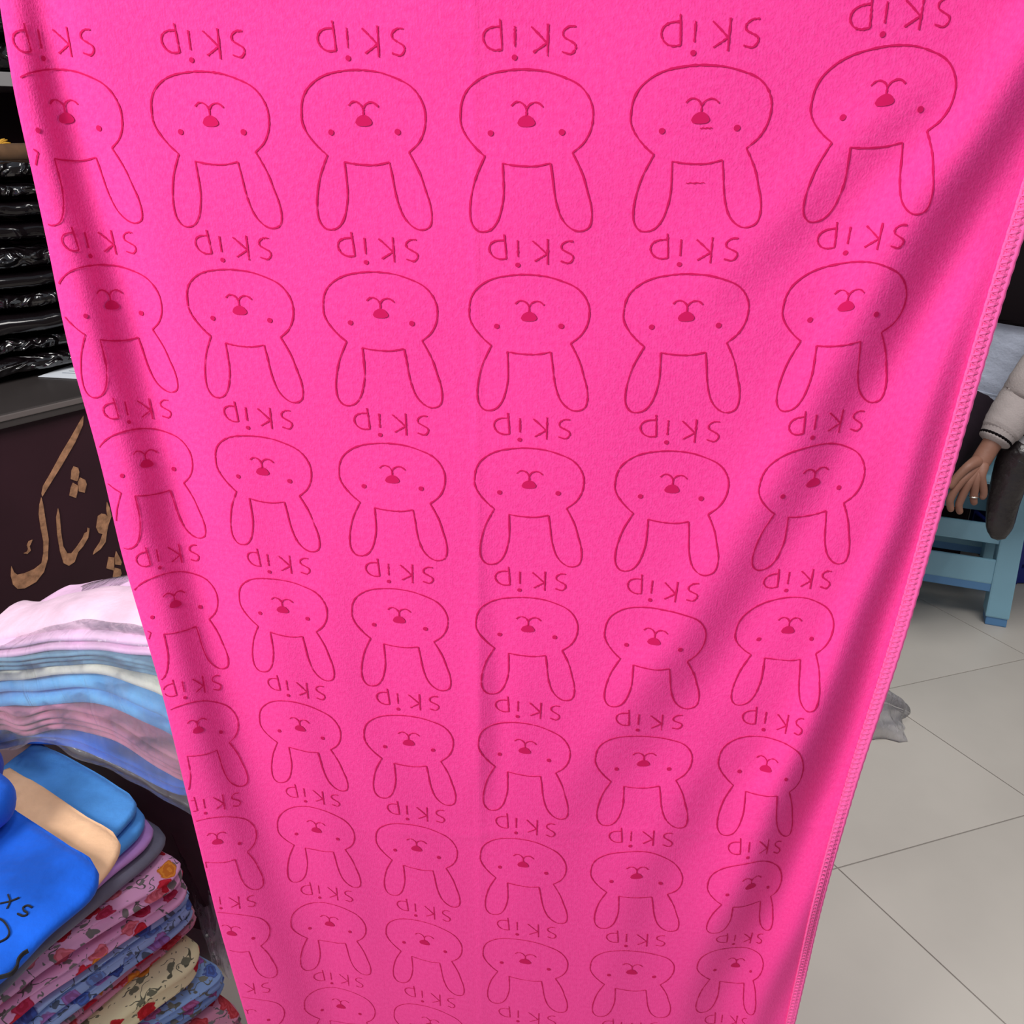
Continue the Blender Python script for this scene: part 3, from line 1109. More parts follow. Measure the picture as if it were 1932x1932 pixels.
C_BACK = at_z(30, 1530, .46) - at_z(213, 1650, .46)     # direction of the far ends of the pile


def ply(name, right, left, z, t, layers, m, label, cat, depth=.34, seed=0, R=.035, amp=.006, group='cloths in the folded stack', bd=None, **k):
    A, B = at_z(*right, z), at_z(*left, z)
    d = (B - A) / np.linalg.norm(B - A)
    Ln = max(np.linalg.norm(B - A) + .12, .5)
    P = [A + d * Ln * q for q in np.linspace(0, 1, 6)]
    bdir = (C_BACK[:2] if bd is None else bd)
    o = folded(name, P, bdir, depth, t * .95, layers, m, R=R, seed=seed, amp=amp, nseed=500, **k)
    return tag(o, label, cat, group)


ply('folded_cloth', (468, 1925), (380, 1985), .030, .058, 2, M_FPINK2, 'pink cloth at the very bottom of the folded stack', 'cloth', seed=1, amp=.006, wr=.005, nb=56)
ply('folded_cloth', (436, 1850), (300, 1945), .090, .060, 2, M_FBLUE2, 'sky blue floral cloth under the cream rose cloth', 'cloth', seed=2, amp=.006, wr=.005, nb=56)
ply('folded_cloth', (404, 1800), (215, 1962), .160, .078, 1, M_FCREAM, 'cream cloth with red roses bulging out of the stack', 'cloth', seed=3, amp=.006, wr=.005, nb=56, R=.06)
ply('folded_cloth', (384, 1722), (150, 1932), .222, .038, 2, M_FPINK2, 'thin old pink floral cloth above the cream cloth', 'cloth', seed=4, wr=.004, nb=56)
ply('folded_cloth', (374, 1702), (85, 1932), .278, .072, 3, M_FBLUE, 'light blue floral cloth in three plies mid stack', 'cloth', seed=5, wr=.005, nb=56)
ply('folded_cloth', (364, 1655), (0, 1915), .358, .086, 2, M_FPINK, 'pink rose print cloth folded double below the grey fleece', 'cloth', seed=6, wr=.006, nb=56, R=.045)
ply('folded_towel', (336, 1580), (0, 1882), .415, .026, 1, M_GREY, 'grey fleece towel with thin black print, above the pink rose cloth', 'towel', seed=7, R=.05, group='fleece towels in the folded stack')
ply('folded_towel', (312, 1566), (120, 1735), .438, .022, 1, M_LILAC, 'lilac fleece towel between the grey and light blue ones', 'towel', seed=8, R=.05, group='fleece towels in the folded stack')
ply('folded_towel', (292, 1540), (120, 1715), .463, .030, 1, M_LBLUE, 'light blue fleece towel in a double fold behind the peach one', 'towel', seed=9, R=.05, group='fleece towels in the folded stack')
ply('folded_towel', (268, 1510), (120, 1690), .488, .024, 1, M_LBLUE, 'upper light blue fleece towel behind the peach one', 'towel', seed=19, R=.04, group='fleece towels in the folded stack', depth=.30)
ply('folded_towel', (262, 1600), (60, 1790), .513, .021, 1, M_PEACH, 'peach fleece towel poking out under the royal blue towel', 'towel', seed=10, R=.06, group='fleece towels in the folded stack')
blue = tag(empty('blue_towel', tuple(at_z(100, 1700, .50))), 'royal blue fleece towel with black rabbit lettering on top of the stack', 'towel')
zb = .5385
A, B = at_z(216, 1652, zb), at_z(0, 1848, zb)
d = (B - A) / np.linalg.norm(B - A)
folded('folded_body', [A + d * q for q in np.linspace(0, .55, 6)], C_BACK[:2], .34, .026, 1, M_BLUE, blue, R=.05, seed=11, amp=.006, nseed=500)
A, B = at_z(50, 1495, .588), at_z(-60, 1600, .588)
d = (B - A) / np.linalg.norm(B - A)
folded('turned_back_flap', [A + d * q for q in np.linspace(0, .3, 6)], C_BACK[:2], .25, .064, 1, M_BLUE, blue, R=.05, seed=12, amp=.006, nseed=500)
A, B = at_z(30, 1440, .56), at_z(-60, 1520, .56)
d = (B - A) / np.linalg.norm(B - A)
o = folded('folded_towel', [A + d * q for q in np.linspace(0, .2, 6)], C_BACK[:2], .2, .06, 1, M_NAVY, None, R=.06, seed=13, amp=.008)
tag(o, 'deep blue towel tucked between the royal blue towel and the clear bag', 'towel', 'fleece towels in the folded stack')
M_BLACK = mat('black_print', (.006, .006, .008), rough=.8)


def top_stroke(poly, z, name, parent, hw=.0010):
    q = catmull([(x / 3.848, 1430 + y / 3.8486) for x, y in poly], max(10, len(poly) * 5))
    P = np.array([at_z(x, y, z) for x, y in q])
    P[:, 2] += .006 * noise3(P * [1, 1, 0.0], 505, 28) + .0021 * noise3(P * [1, 1, 0.0], 509, 45)
    T = np.gradient(P, axis=0)
    T /= np.linalg.norm(T, axis=1)[:, None]
    sd = np.cross([0, 0, 1], T)
    V, F = [], []
    for p, s in zip(P, sd):
        V += [p + s * hw, p - s * hw, p - s * hw - [0, 0, .006], p + s * hw - [0, 0, .006]]
    for f in grid_faces(len(P), 4, True):
        F.append(f)
    o = mesh_obj(name, V, F, M_BLACK, None, smooth=False)
    child(o, parent)


zt = zb + .0142
for poly in ([(62, 1004), (75, 1048), (52, 1096)], [(4, 1064), (75, 1048), (143, 1022)], [(232, 1080), (200, 1068), (168, 1083), (172, 1104), (195, 1116), (190, 1134), (160, 1140), (125, 1126)],
             [(-30, 1160), (20, 1180), (55, 1225), (66, 1268), (45, 1305), (-10, 1335)], [(200, 1384), (160, 1408), (128, 1450), (118, 1505), (75, 1560), (-10, 1584)]):
    top_stroke(poly, zt, 'black_print', blue)

# cardboard box that carries the clear bag of towels
Q1, Q2 = at_z(300, 1470, .49), at_z(0, 1400, .49)
qd = (Q2 - Q1)[:2]
qd /= np.linalg.norm(qd)                     # leftwards along the bag front
qn = np.array([qd[1], -qd[0]])               # into the bag, away from the viewer
if qn[1] < 0:
    qn = -qn
MQ = Matrix(((-qd[0], qn[0], 0, Q1[0]), (-qd[1], qn[1], 0, Q1[1]), (0, 0, 1, 0), (0, 0, 0, 1)))
bx = tag(empty('cardboard_box', (Q1[0], Q1[1], 0)), 'dark brown box under the clear bag, behind the folded stack', 'box')
M_BOX = mat('dark_box', srgb(104, 80, 88), rough=.75, noise=8, var=.3)
for nm, lo, hi in (('box_wall', (-.50, .09, 0), (.16, .10, .44)), ('box_wall', (-.50, .34, 0), (.16, .35, .44)), ('box_wall', (-.50, .10, 0), (-.49, .34, .44)), ('box_wall', (.15, .10, 0), (.16, .34, .44)),
                   ('box_lid', (-.51, .085, .44), (.17, .355, .448)), ('box_base', (-.49, .10, 0), (.15, .34, .008))):
    child(box(nm, lo, hi, M_BOX, bev=.001, M=MQ), bx)

# ================================================================== CLEAR BAG OF FOLDED TOWELS
qn3 = np.array([qn[0], qn[1], 0])


def q_path(px, push=0.0):
    return [at_plane(x, y, Q1 - qn3 * push, qn3) for x, y in px][::-1]


bag_l = [
    ('blue_towel_in_bag', [(-60, 1408), (0, 1404), (80, 1394), (150, 1408), (240, 1447), (340, 1498), (370, 1515)], .026, 2, fleece('bag_blue', (44, 104, 214)), 'deep blue folded towel at the bottom of the clear bag'),
    ('rose_towel_in_bag', [(-60, 1360), (0, 1358), (40, 1370), (100, 1356), (200, 1374), (300, 1434), (370, 1480)], .054, 4, fleece('bag_rose', (206, 132, 160)), 'dusty rose folded towel in thin plies inside the clear bag'),
    ('sky_towel_in_bag', [(-60, 1318), (0, 1312), (100, 1308), (180, 1306), (300, 1356), (380, 1414)], .060, 2, fleece('bag_sky', (112, 186, 255)), 'light sky blue folded towel in the middle of the clear bag'),
    ('cream_towel_in_bag', [(-60, 1284), (0, 1279), (80, 1270), (180, 1264), (290, 1300), (380, 1362)], .024, 1, fleece('bag_cream', (238, 236, 218)), 'cream folded towel between the blue and teal towels in the bag'),
    ('teal_towel_in_bag', [(-60, 1262), (0, 1256), (100, 1248), (170, 1243), (280, 1266), (380, 1312)], .030, 3, fleece('bag_teal', (112, 152, 176)), 'grey teal folded towel under the pink one in the clear bag'),
    ('pink_towel_in_bag', [(-60, 1236), (0, 1229), (60, 1220), (150, 1212), (280, 1226), (380, 1250)], .032, 2, fleece('bag_pink', (236, 190, 226)), 'pale pink folded towel, second from the top of the clear bag'),
]
for i, (nm, px, t, ly, m, lb) in enumerate(bag_l):
    o = folded('folded_towel', q_path(px, .004 * math.sin(i * 2)), qn, .24, t, ly, m, seed=100 + i, nseed=600, amp=.0035, R=.05, both_round=True)
    tag(o, lb, 'towel', 'towels in the clear bag')
o = folded('folded_towel', q_path([(-60, 1216), (0, 1208), (60, 1196), (150, 1187), (280, 1196), (380, 1216)], -.02), qn, .125, .026, 1, fleece('bag_light_pink', (232, 196, 218)), seed=120, amp=.004, R=.05, both_round=True, dome=.012, tilt=.03, nseed=600)
tag(o, 'pale pink towel on the very top inside the clear bag', 'towel', 'towels in the clear bag')

rows = [([(-60, 1408), (20, 1416), (60, 1400), (100, 1404), (140, 1428), (250, 1474), (350, 1532), (420, 1572)], .050),
        ([(-60, 1398), (20, 1402), (60, 1392), (110, 1398), (160, 1418), (250, 1462), (350, 1518), (420, 1552)], .026),
        ([(-60, 1368), (20, 1368), (60, 1370), (110, 1362), (160, 1376), (250, 1420), (350, 1478), (420, 1512)], .024),
        ([(-60, 1330), (20, 1328), (60, 1328), (110, 1326), (160, 1326), (250, 1350), (350, 1400), (420, 1430)], .026),
        ([(-60, 1286), (20, 1278), (60, 1274), (110, 1266), (160, 1260), (250, 1276), (350, 1310), (420, 1330)], .024),
        ([(-60, 1240), (20, 1228), (60, 1216), (110, 1204), (160, 1200), (250, 1208), (350, 1232), (420, 1250)], .020),
        ([(-60, 1218), (20, 1196), (60, 1180), (110, 1165), (160, 1156), (250, 1160), (350, 1180), (420, 1195)], -.06),
        ([(-60, 1222), (20, 1195), (60, 1168), (110, 1138), (160, 1118), (250, 1105), (350, 1110), (420, 1130)], -.17),
        ([(-60, 1226), (0, 1206), (60, 1174), (110, 1134), (152, 1109), (250, 1088), (350, 1090), (420, 1110)], -.245),
        ([(-60, 1270), (20, 1250), (60, 1230), (110, 1205), (160, 1185), (250, 1170), (350, 1175), (420, 1190)], -.262)]
G = np.array([catmull([at_plane(x, y, Q1 - qn3 * pu, qn3) for x, y in px], 70) for px, pu in rows])
G = np.stack([catmull(G[:, i], 80) for i in range(70)], 1)
Vf = G.reshape(-1, 3)
nz = noise3(Vf, 200, 60) * .004 + np.sin(Vf @ np.array([60, 20, 90.])) * .0015
Vf = Vf + np.outer(nz, [-qn[0], -qn[1], .35])
o = mesh_obj('plastic_bag', Vf, grid_faces(80, 70), film('clear_bag_film', (.86, .86, .93), .13, scale=20))
tag(o, 'clear plastic bag wrapped round the pile of pastel towels', 'plastic bag')

# crumpled clear wrapping beside the folded stack
rows = [([(300, 1520), (330, 1545), (365, 1560), (410, 1570)], 1.34), ([(318, 1560), (350, 1600), (380, 1620), (430, 1640)], 1.25), ([(350, 1640), (385, 1690), (400, 1700), (450, 1720)], 1.22),
        ([(370, 1720), (395, 1760), (420, 1790), (470, 1800)], 1.17), ([(395, 1800), (415, 1840), (440, 1860), (490, 1870)], 1.12), ([(410, 1880), (435, 1905), (460, 1920), (510, 1930)], 1.08)]
G = np.array([catmull([at_y(x, y, Y + .02 * (i % 2)) for i, (x, y) in enumerate(px)], 40) for px, Y in rows])
G = np.stack([catmull(G[:, i], 60) for i in range(40)], 1)
Vf = G.reshape(-1, 3)
Vf = Vf + np.outer(noise3(Vf, 300, 90) * .012, [.5, -.6, .5])
o = mesh_obj('plastic_wrapping', Vf, grid_faces(60, 40), film('wrapping_film', (.74, .70, .76), .48, scale=30))
tag(o, 'crumpled clear wrapping between the folded stack and the pink towel', 'plastic wrapping')

# ================================================================== STOOL
M_STOOL = mat('stool_plastic', srgb(138, 186, 206), rough=.42, spec=.5, noise=5, var=.06)
M_STOOL2 = mat('stool_plastic_foot', srgb(92, 142, 190), rough=.45)
sa = at_z(1733, 1104, .15)
sb = at_z(1862, 1125, .15)
sd = (sb - sa)[:2]
sd /= np.linalg.norm(sd)
sn = np.array([-sd[1], sd[0]])
foot = at_z(1882, 1183, 0)
WS, DS, HS = .44, .32, .515
MS = Matrix(((sd[0], sn[0], 0, foot[0] + .03 * sd[0]), (sd[1], sn[1], 0, foot[1] + .03 * sd[1]), (0, 0, 1, 0), (0, 0, 0, 1)))
stool = tag(empty('plastic_stool', tuple(MS @ Vector((-WS / 2, DS / 2, 0)))), 'light blue plastic stool with slotted panels under the seated man', 'stool')


def taper(o):
    me = o.data
    Mi = MS.inverted()
    for v in me.vertices:
        q = Mi @ v.co
        k = 1 - .14 * (q.z / HS)
        q.x = -WS / 2 + (q.x + WS / 2) * k
        q.y = DS / 2 + (q.y - DS / 2) * k
        v.co = MS @ q
    return o


def spart(nm, lo, hi, m=M_STOOL, bev=.006):
    o = taper(box(nm, lo, hi, m, bev=bev, M=MS))
    child(o, stool)
    return o


LW = .072
for x0 in (-WS, -LW):
    for y0 in (0, DS - LW):
        spart('leg', (x0, y0, .03), (x0 + LW, y0 + LW, HS - .02))
        spart('foot_cap', (x0 + .004, y0 + .004, 0), (x0 + LW - .004, y0 + LW - .004, .036), M_STOOL2, .004)
for y0 in (.004, DS - .016):
    spart('lower_rail', (-WS + LW - .005, y0, .145), (-LW + .005, y0 + .012, .232))
    spart('rail_lip', (-WS + LW - .005, y0 + .002, .118), (-LW + .005, y0 + .03, .148), M_STOOL2, .003)
    spart('middle_rail', (-WS + LW - .005, y0 + .004, .285), (-LW + .005, y0 + .014, .352))
    spart('top_rail', (-WS + LW - .005, y0, .482), (-LW + .005, y0 + .012, HS - .02))
for x0 in (-WS + .004, -.016):
    spart('side_rail', (x0, LW - .005, .145), (x0 + .012, DS - LW + .005, .26))
    spart('side_rail', (x0, LW - .005, .42), (x0 + .012, DS - LW + .005, HS - .02))
spart('seat', (-WS - .006, -.006, HS - .024), (.006, DS + .006, HS), bev=.01)

MB_ = MS @ Matrix.Translation((0, 0, 0))
cab = tag(empty('added_dark_cabinet', tuple(MS @ Vector((-.4, DS + .25, 0)))), 'low dark maroon cabinet added behind the blue stool to darken its openings', 'cabinet')  # added cabinet, keeps the view through the stool openings dark
child(box('carcass', (-.85, DS + .16, 0), (-.11, DS + .44, .50), M_DARK, bev=.004, M=MS), cab)
child(box('door', (-.84, DS + .142, .03), (-.42, DS + .159, .49), M_DARK, bev=.003, M=MS), cab)
child(box('door', (-.41, DS + .142, .03), (-.12, DS + .159, .49), M_DARK, bev=.003, M=MS), cab)

# ================================================================== PEOPLE
M_SKIN = mat('skin', srgb(134, 94, 78), rough=.55, spec=.4, noise=25, var=.08, bump=(140, .25, .002))


def body(name, verts, edges, root, parent, m=M_SKIN, sub=2):
    """verts: (x, y, z, radius) ; one skinned surface"""
    me = bpy.data.meshes.new(name)
    me.from_pydata([tuple(map(float, v[:3])) for v in verts], edges, [])
    o = link(bpy.data.objects.new(name, me))
    me.materials.append(m)
    s = o.modifiers.new('skin', 'SKIN')
    s.use_smooth_shade = True
    lay = me.skin_vertices[0] if me.skin_vertices else None
    if lay:
        for i, v in enumerate(verts):
            r = v[3]
            lay.data[i].radius = (r, r) if not isinstance(r, tuple) else r
            lay.data[i].use_root = (i in root)
    ss_ = o.modifiers.new('sub', 'SUBSURF')
    ss_.levels = sub
    ss_.render_levels = sub
    child(o, parent)
    return o


class Fig:
    def __init__(s):
        s.v, s.e, s.roots = [], [], set()

    def add(s, p, r, frm=None):
        s.v.append((p[0], p[1], p[2], r))
        if frm is not None:
            s.e.append((frm, len(s.v) - 1))
        else:
            s.roots.add(len(s.v) - 1)
        return len(s.v) - 1

    def chain(s, pts, rs, frm=None):
        for p, r in zip(pts, rs):
            frm = s.add(p, r, frm)
        return frm


def head_parts(F, neck, top, fdir):
    pass


def build_person(name, J, hands, label, root_at):
    root = tag(empty(name, root_at), label, 'person')
    F = Fig()
    pel = F.add(J['pelvis'], .115)
    bel = F.add(J['belly'], .115, pel)
    che = F.add(J['chest'], .125, bel)
    nb = F.add(J['neck'], .055, che)
    hd = F.add(J['head0'], .072, nb)
    hm = F.add(J['head1'], .088, hd)
    F.add(J['head2'], .070, hm)
    for s in 'LR':
        sh = F.add(J['shoulder' + s], .060, che)
        el = F.chain([J['elbow' + s], (np.array(J['elbow' + s]) * .6 + np.array(J['wrist' + s]) * .4), J['wrist' + s]], [.042, .040, .027], sh)
        kn = F.chain([J['hip' + s], (np.array(J['hip' + s]) * .5 + np.array(J['knee' + s]) * .5), J['knee' + s], (np.array(J['knee' + s]) * .65 + np.array(J['ankle' + s]) * .35), J['ankle' + s], J['toe' + s]], [.088, .080, .056, .052, .034, .030], pel)
        hn = hands[s]
        p1 = F.add(hn['palm'][0], (.028, .028), el)
        p2 = F.add(hn['palm'][1], (.026, .026), p1)
        for k, f in enumerate(hn['fingers']):
            # metacarpals fan out inside the palm; each finger is a short chain of its own
            f = [np.array(q) for q in f]
            w0, p0_ = np.array(J['wrist' + s]), np.array(hn['palm'][0])
            rs = [.0135, .0118, .0108, .0094]
            F.chain([p0_ * .8 + f[0] * .2, p0_ * .4 + f[0] * .6] + f, [.0225, .0205 if k < 4 else .017] + rs[:len(f)])
    body('body', F.v, F.e, F.roots, root)
    return root


def face(root, c, fd, hair_mat):
    """simple face features and hair on a head centred at c facing fd"""
    c = np.array(c)
    fd = np.array([fd[0], fd[1], 0.0])
    fd /= np.linalg.norm(fd)
    rt = np.cross(fd, [0, 0, 1.0])
    M_EYE = bpy.data.materials.get('eye') or mat('eye', (.75, .73, .7), rough=.2)
    M_LIP = bpy.data.materials.get('lip') or mat('lip', srgb(140, 80, 74), rough=.5)
    for s in (-1, 1):
        e = c + fd * .078 + rt * .031 * s + [0, 0, .005]
        child(tube('eye', [e - rt * .011, e, e + rt * .011], [.003, .008, .003], M_EYE, n=8, seg=8), root)
        r = c + rt * .086 * s - [0, 0, .0]
        child(tube('ear', [r + [0, 0, .03], r + rt * .008 * s, r - [0, 0, .03]], [.006, .013, .007], M_SKIN, n=8, seg=10), root)
    n = c + fd * .082
    child(tube('nose', [n + [0, 0, .02], n + fd * .012 - [0, 0, .01], n + fd * .02 - [0, 0, .028]], [.007, .010, .013], M_SKIN, n=8, seg=10), root)
    l = c + fd * .076 - [0, 0, .062]
    child(tube('mouth', [l - rt * .024, l + fd * .005, l + rt * .024], [.003, .007, .003], M_LIP, n=8, seg=10), root)
    V, Fq = [], []
    nn, mm = 10, 20
    for i in range(nn):
        t = i / (nn - 1) * 1.75
        for j in range(mm):
            a = 2 * math.pi * j / mm
            dirv = fd * math.cos(a) * math.sin(t) + rt * math.sin(a) * math.sin(t) + np.array([0, 0, math.cos(t)])
            front = max(0, math.cos(a))
            t2 = min(t, 1.75 - .75 * front)
            dirv = fd * math.cos(a) * math.sin(t2) + rt * math.sin(a) * math.sin(t2) + np.array([0, 0, math.cos(t2)])
            V.append(c + [0, 0, .03] + dirv * np.array([.1, .1, .115]))
    child(mesh_obj('hair', V, grid_faces(nn, mm, True), hair_mat), root)


# ---- the seated man on the stool
sc = MS @ Vector((-WS / 2, DS / 2, HS))
sx, sy = sc.x + .10, sc.y + .12
wr = at_y(1872, 836, 2.22)
elb = at_y(1966, 700, 2.28)
pm0, pm1 = at_y(1853, 866, 2.21), at_y(1838, 892, 2.195)
yy = 2.17
fing = [[at_y(*q, yy) for q in f] for f in (
    [(1818, 902), (1801, 925), (1791, 946), (1795, 966)],
    [(1828, 908), (1816, 934), (1808, 954), (1812, 970)],
    [(1840, 906), (1838, 930), (1836, 944), (1840, 953)],
    [(1850, 898), (1855, 920), (1856, 934), (1851, 943)],
    [(1826, 880), (1804, 902), (1790, 922)])]
J = dict(pelvis=(sx, sy, HS + .135), belly=(sx + .01, sy - .01, HS + .26), chest=(sx + .07, sy - .02, HS + .47), neck=(sx + .14, sy - .02, HS + .63),
         head0=(sx + .17, sy - .03, HS + .72), head1=(sx + .19, sy - .04, HS + .80), head2=(sx + .20, sy - .04, HS + .87))
J['shoulderR'] = (sx - .15, sy - .02, HS + .55)
J['shoulderL'] = (sx + .24, sy - .05, HS + .55)
J['elbowL'] = tuple(elb)
J['wristL'] = tuple(wr)
J['elbowR'] = (sx - .34, sy - .06, HS + .32)
J['wristR'] = (sx - .50, sy - .28, HS + .24)
kneeR = np.array([sx - .36, sy - .40, HS + .09])
J['hipR'] = (sx - .09, sy - .06, HS + .12)
J['kneeR'] = tuple(kneeR)
blk = at_z(1690, 1222, 0)
J['ankleR'] = (blk[0] - .06, blk[1] + .10, .10)
J['toeR'] = (blk[0] - .10, blk[1] - .05, .035)
J['hipL'] = (sx + .09, sy - .06, HS + .12)
J['kneeL'] = (sx + .36, sy - .36, HS + .12)
ank = at_y(1912, 872, 2.25)
toe = at_y(1908, 985, 2.20)
J['ankleL'] = tuple(ank)
J['toeL'] = tuple(ank * .4 + toe * .6)
palmR = [np.array(J['wristR']) + [.03, -.05, -.01], np.array(J['wristR']) + [.05, -.09, -.02]]
fR = [[palmR[1] + [.03 - .017 * k, -.01, 0], palmR[1] + [.035 - .018 * k, -.04, -.012], palmR[1] + [.036 - .018 * k, -.062, -.03], palmR[1] + [.034 - .018 * k, -.074, -.046]] for k in range(4)] + [[palmR[0] + [.02, 0, 0], palmR[0] + [.045, -.03, 0], palmR[0] + [.05, -.055, -.012]]]
man = build_person('person', J, {'L': {'palm': [pm0, pm1], 'fingers': fing}, 'R': {'palm': palmR, 'fingers': fR}},
                   'seated man in beige and grey knit, hand hanging beside the blue stool', tuple(J['pelvis'][:2]) + (HS,))
M_HAIR = mat('dark_hair', (.012, .009, .008), rough=.5)
face(man, np.array(J['head1']) + [0, -.0, 0], (-.25, -1), M_HAIR)
M_KG = mat('grey_knit', srgb(150, 156, 172), rough=.9, noise=12, var=.12, bump=(90, .5, .006))
M_KB = mat('beige_knit', srgb(158, 148, 146), rough=.9, noise=20, var=.08, bump=(220, .4, .003))
M_KD = mat('black_knit', (.005, .003, .004), rough=.9, spec=.08)
M_TR = mat('dark_trousers', (.016, .009, .014), rough=.9, spec=.12, noise=10, var=.25)
M_SHOE = mat('black_leather', (.022, .017, .018), rough=.30, spec=.5, noise=10, var=.3, bump=(9, .6, .03))


def J3(*n):
    return [np.array(J[k]) for k in n]


pv, bl_, ch, nk = J3('pelvis', 'belly', 'chest', 'neck')
hem = tube('grey_knit_body', [pv + [0, 0, .03], pv + [0, 0, .10], bl_, (bl_ + ch) / 2, ch * .95 + bl_ * .05], [(.205, .155), (.212, .160), (.205, .155), (.205, .150), (.21, .150)], M_KG, n=32, seg=40, wob=.02)
child(hem, man)
hb = tube('hem_band', [pv + [0, 0, .022], pv + [0, 0, .034], pv + [0, 0, .046]], [(.208, .158), (.214, .163), (.208, .158)], M_KG, n=32, seg=10)
child(hb, man)
child(tube('black_knit_yoke', [ch * .86 + bl_ * .14, ch + [0, 0, .04], nk - [0, 0, .07], nk - [0, 0, .02]], [(.226, .166), (.226, .162), (.15, .11), (.075, .07)], M_KD, n=32, seg=30), man)
for s in 'LR':
    sh, el, wt = J3('shoulder' + s, 'elbow' + s, 'wrist' + s)
    child(tube('sleeve', [ch * .35 + sh * .65, sh * .7 + el * .3, el, el * .62 + wt * .38, el * .22 + wt * .78, el * .12 + wt * .88], [.082, .072, .063, .060, .053, .043], M_KB, n=28, seg=44, wob=.025), man)
    child(tube('ribbed_cuff', [el * .26 + wt * .74, el * .13 + wt * .87, el * .03 + wt * .97], [.050, .0455, .041], M_KB, n=56, seg=12, ribs=.022), man)
    child(tube('cuff_stripe', [el * .085 + wt * .915, el * .07 + wt * .93, el * .055 + wt * .945], [.0435, .0455, .0425], M_KD, n=28, seg=6), man)
    child(tube('sleeve_patch', [sh * .62 + el * .38, sh * .52 + el * .48], [.0725, .0705], M_KD, n=28, seg=6), man)
    hp, kn, an, to = J3('hip' + s, 'knee' + s, 'ankle' + s, 'toe' + s)
    child(tube('trouser_leg', [pv * .6 + hp * .4 + [0, .02, 0], hp * .6 + kn * .4, kn * .92 + hp * .08, kn * .6 + an * .4, kn * .12 + an * .88], [.125, .102, .082, .070, .060], M_TR, n=24, seg=40, wob=.02), man)
child(tube('trouser_seat', [pv - [.13, 0, .005], pv, pv + [.13, 0, -.005]], [(.135, .115), (.165, .125), (.135, .115)], M_TR, n=24, seg=20), man)


def shoe(nm, ankle, tip, up, parent):
    ankle, tip, up = map(np.array, (ankle, tip, up))
    up = up / np.linalg.norm(up)
    ax = tip - ankle
    heel = ankle - up * .035 - ax * .18
    o = tube(nm, [ankle + up * .050, ankle + up * .015, ankle + ax * .22 - up * .010, ankle + ax * .55 - up * .032, ankle + ax * .85 - up * .040, tip - up * .043],
             [(.043, .043), (.050, .048), (.050, .046), (.049, .036), (.043, .027), (.022, .016)], M_SHOE, n=20, seg=36, wob=.012)
    child(o, parent)
    return o


shoe('shoe', ank + [0, 0, .01], at_y(1905, 1000, 2.19), (.25, -.35, .62), man)
shoe('shoe', np.array(J['ankleR']), (blk[0] - .10, blk[1] - .12, .060), (0, .2, 1), man)
child(tube('sock', [ank + [.02, 0, .06], ank + [.005, 0, .02]], [.040, .041], mat('grey_sock', srgb(150, 148, 150), rough=.9), n=20, seg=8), man)
rp_ = at_y(1837, 936, yy)
rq = at_y(1838, 930, yy)
rax = (rp_ - rq) / np.linalg.norm(rp_ - rq)
ra = np.cross(rax, [0, 1, 0])
ra /= np.linalg.norm(ra)
rb = np.cross(rax, ra)
V, F = [], []
ribbon_loop([rp_ + .0112 * (ra * math.cos(t) + rb * math.sin(t)) for t in np.linspace(0, 2 * math.pi, 25)], .0022, V, F, 8)
o = mesh_obj('ring', V, F, mat('silver', (.8, .78, .72), rough=.2, metal=1))
child(o, man)
o['label'] = 'silver finger ring'

# ---- the person behind the towel who holds up its top corners
hu = V_LO + .25
pL = P3(np.array([uL(hu) + .02]), np.array([hu]))[0]
pR = P3(np.array([U_R - .05]), np.array([hu]))[0]
bx_, by_ = (pL[0] + pR[0]) / 2, 1.02
J2 = dict(pelvis=(bx_, by_, .92), belly=(bx_, by_, 1.07), chest=(bx_, by_, 1.28), neck=(bx_, by_, 1.45), head0=(bx_, by_ - .02, 1.53), head1=(bx_, by_ - .02, 1.60), head2=(bx_, by_ - .02, 1.66))
hands2 = {}
for s, p, sg in (('R', pL, -1), ('L', pR, 1)):
    J2['shoulder' + s] = (bx_ + .19 * sg, by_, 1.37)
    wv_ = p + np.array([.012 * sg, .10, -.005])
    J2['wrist' + s] = tuple(wv_)
    J2['elbow' + s] = tuple((np.array(J2['shoulder' + s]) + wv_) / 2 + [.06 * sg, .03, -.12])
    J2['hip' + s] = (bx_ + .09 * sg, by_, .86)
    J2['knee' + s] = (bx_ + .10 * sg, by_ - .01, .48)
    J2['ankle' + s] = (bx_ + .11 * sg, by_ + .02, .085)
    J2['toe' + s] = (bx_ + .13 * sg, by_ - .13, .035)
    p0, p1 = wv_ + [0, -.03, .012], wv_ + [0, -.065, .02]
    fs = []
    for k in range(4):
        z = .038 - .02 * k
        fs.append([p1 + [.004 * sg, 0, z], p1 + [.016 * sg, -.030, z], p1 + [.006 * sg, -.055, z], p1 + [-.014 * sg, -.058, z - .002]])
    fs.append([p0 + [-.01 * sg, 0, .02], p0 + [-.022 * sg, -.02, .03], p0 + [-.028 * sg, -.038, .03]])
    hands2[s] = {'palm': [p0, p1], 'fingers': fs}
hold = build_person('person', J2, hands2, 'person standing behind the pink towel, holding up its top corners', (bx_, by_, 0))
face(hold, np.array(J2['head1']), (0, -1), M_HAIR)
M_J1 = mat('navy_sweater', (.02, .025, .05), rough=.9, noise=12, var=.2)
M_J2 = mat('blue_jeans', (.03, .05, .11), rough=.85, noise=20, var=.2)
q = {k: np.array(v) for k, v in J2.items()}
child(tube('sweater', [q['pelvis'] - [0, 0, .03], q['belly'], q['chest'], q['neck'] - [0, 0, .06], q['neck'] - [0, 0, .02]], [(.18, .13), (.17, .13), (.20, .14), (.14, .1), (.075, .07)], M_J1, n=28, seg=36), hold)
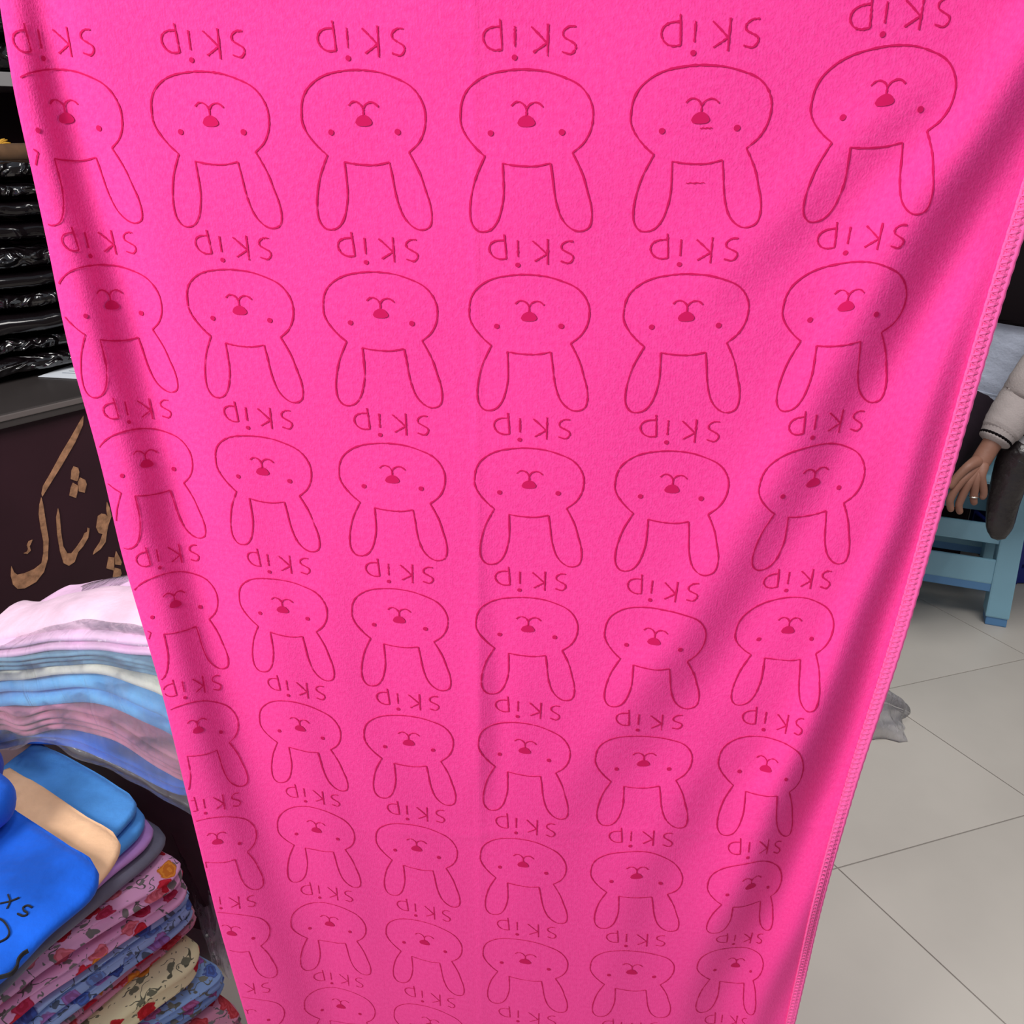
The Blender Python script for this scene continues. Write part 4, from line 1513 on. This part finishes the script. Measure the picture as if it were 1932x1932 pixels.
for s in 'LR':
    child(tube('sleeve', [q['chest'] * .3 + q['shoulder' + s] * .7, q['shoulder' + s] * .7 + q['elbow' + s] * .3, q['elbow' + s], q['elbow' + s] * .15 + q['wrist' + s] * .85], [.08, .068, .056, .040], M_J1, n=20, seg=36), hold)
    child(tube('trouser_leg', [q['hip' + s] + [0, 0, .06], q['hip' + s] * .5 + q['knee' + s] * .5, q['knee' + s], q['ankle' + s] + [0, 0, .03]], [.115, .10, .075, .062], M_J2, n=20, seg=36), hold)
    an = q['ankle' + s]
    shoe('shoe', an, (q['toe' + s][0], q['toe' + s][1] - .05, .062), (0, .15, 1), hold)

# ================================================================== SMALL THINGS ON THE FLOOR
# crumpled clear bag beside the towel
bp = at_z(1640, 1392, 0)
V = []
n1, n2 = 26, 40
for i in range(n1):
    t = i / (n1 - 1)
    for j in range(n2):
        a = 2 * math.pi * j / n2
        r = .125 * (1 - t) ** .6 * (1 + .16 * math.sin(5 * a + 7 * t) + .08 * math.sin(11 * a - 5 * t)) + .004
        V.append((bp[0] + .005 + r * math.cos(a) - .035 * t, bp[1] + .085 + r * math.sin(a) * .8,   .002 + .185 * t + .008 * math.sin(4 * a + 9 * t) * (1 - t) * t * 4))
o = mesh_obj('plastic_bag', V, grid_faces(n1, n2, True), film('floor_bag_film', (.66, .63, .68), .30, scale=45))
tag(o, 'crumpled empty clear plastic bag on the tiled floor by the pink towel', 'plastic bag')

# blue crate in the back
cb = at_z(1916, 1102, 0)
crate = tag(empty('plastic_crate', (cb[0] + .25, cb[1] + .2, 0)), 'dark blue plastic crate on the floor behind the stool', 'crate')
M_CR = mat('crate_blue', srgb(16, 38, 128), rough=.5)
x0, y0 = cb[0] - .02, cb[1]
for k in range(3):
    z0 = .004 + k * .075
    child(box('slat', (x0, y0, z0), (x0 + .5, y0 + .012, z0 + .06), M_CR, bev=.003), crate)
    child(box('slat', (x0, y0 + .33, z0), (x0 + .5, y0 + .342, z0 + .06), M_CR, bev=.003), crate)
    child(box('slat', (x0, y0 + .012, z0), (x0 + .012, y0 + .33, z0 + .06), M_CR, bev=.003), crate)
    child(box('slat', (x0 + .488, y0 + .012, z0), (x0 + .5, y0 + .33, z0 + .06), M_CR, bev=.003), crate)
for xx in (x0 - .004, x0 + .476):
    for yq in (y0 - .004, y0 + .318):
        child(box('corner_post', (xx, yq, 0), (xx + .028, yq + .028, .235), M_CR, bev=.004), crate)
child(box('crate_base', (x0 + .012, y0 + .012, .004), (x0 + .488, y0 + .33, .014), M_CR, bev=.002), crate)
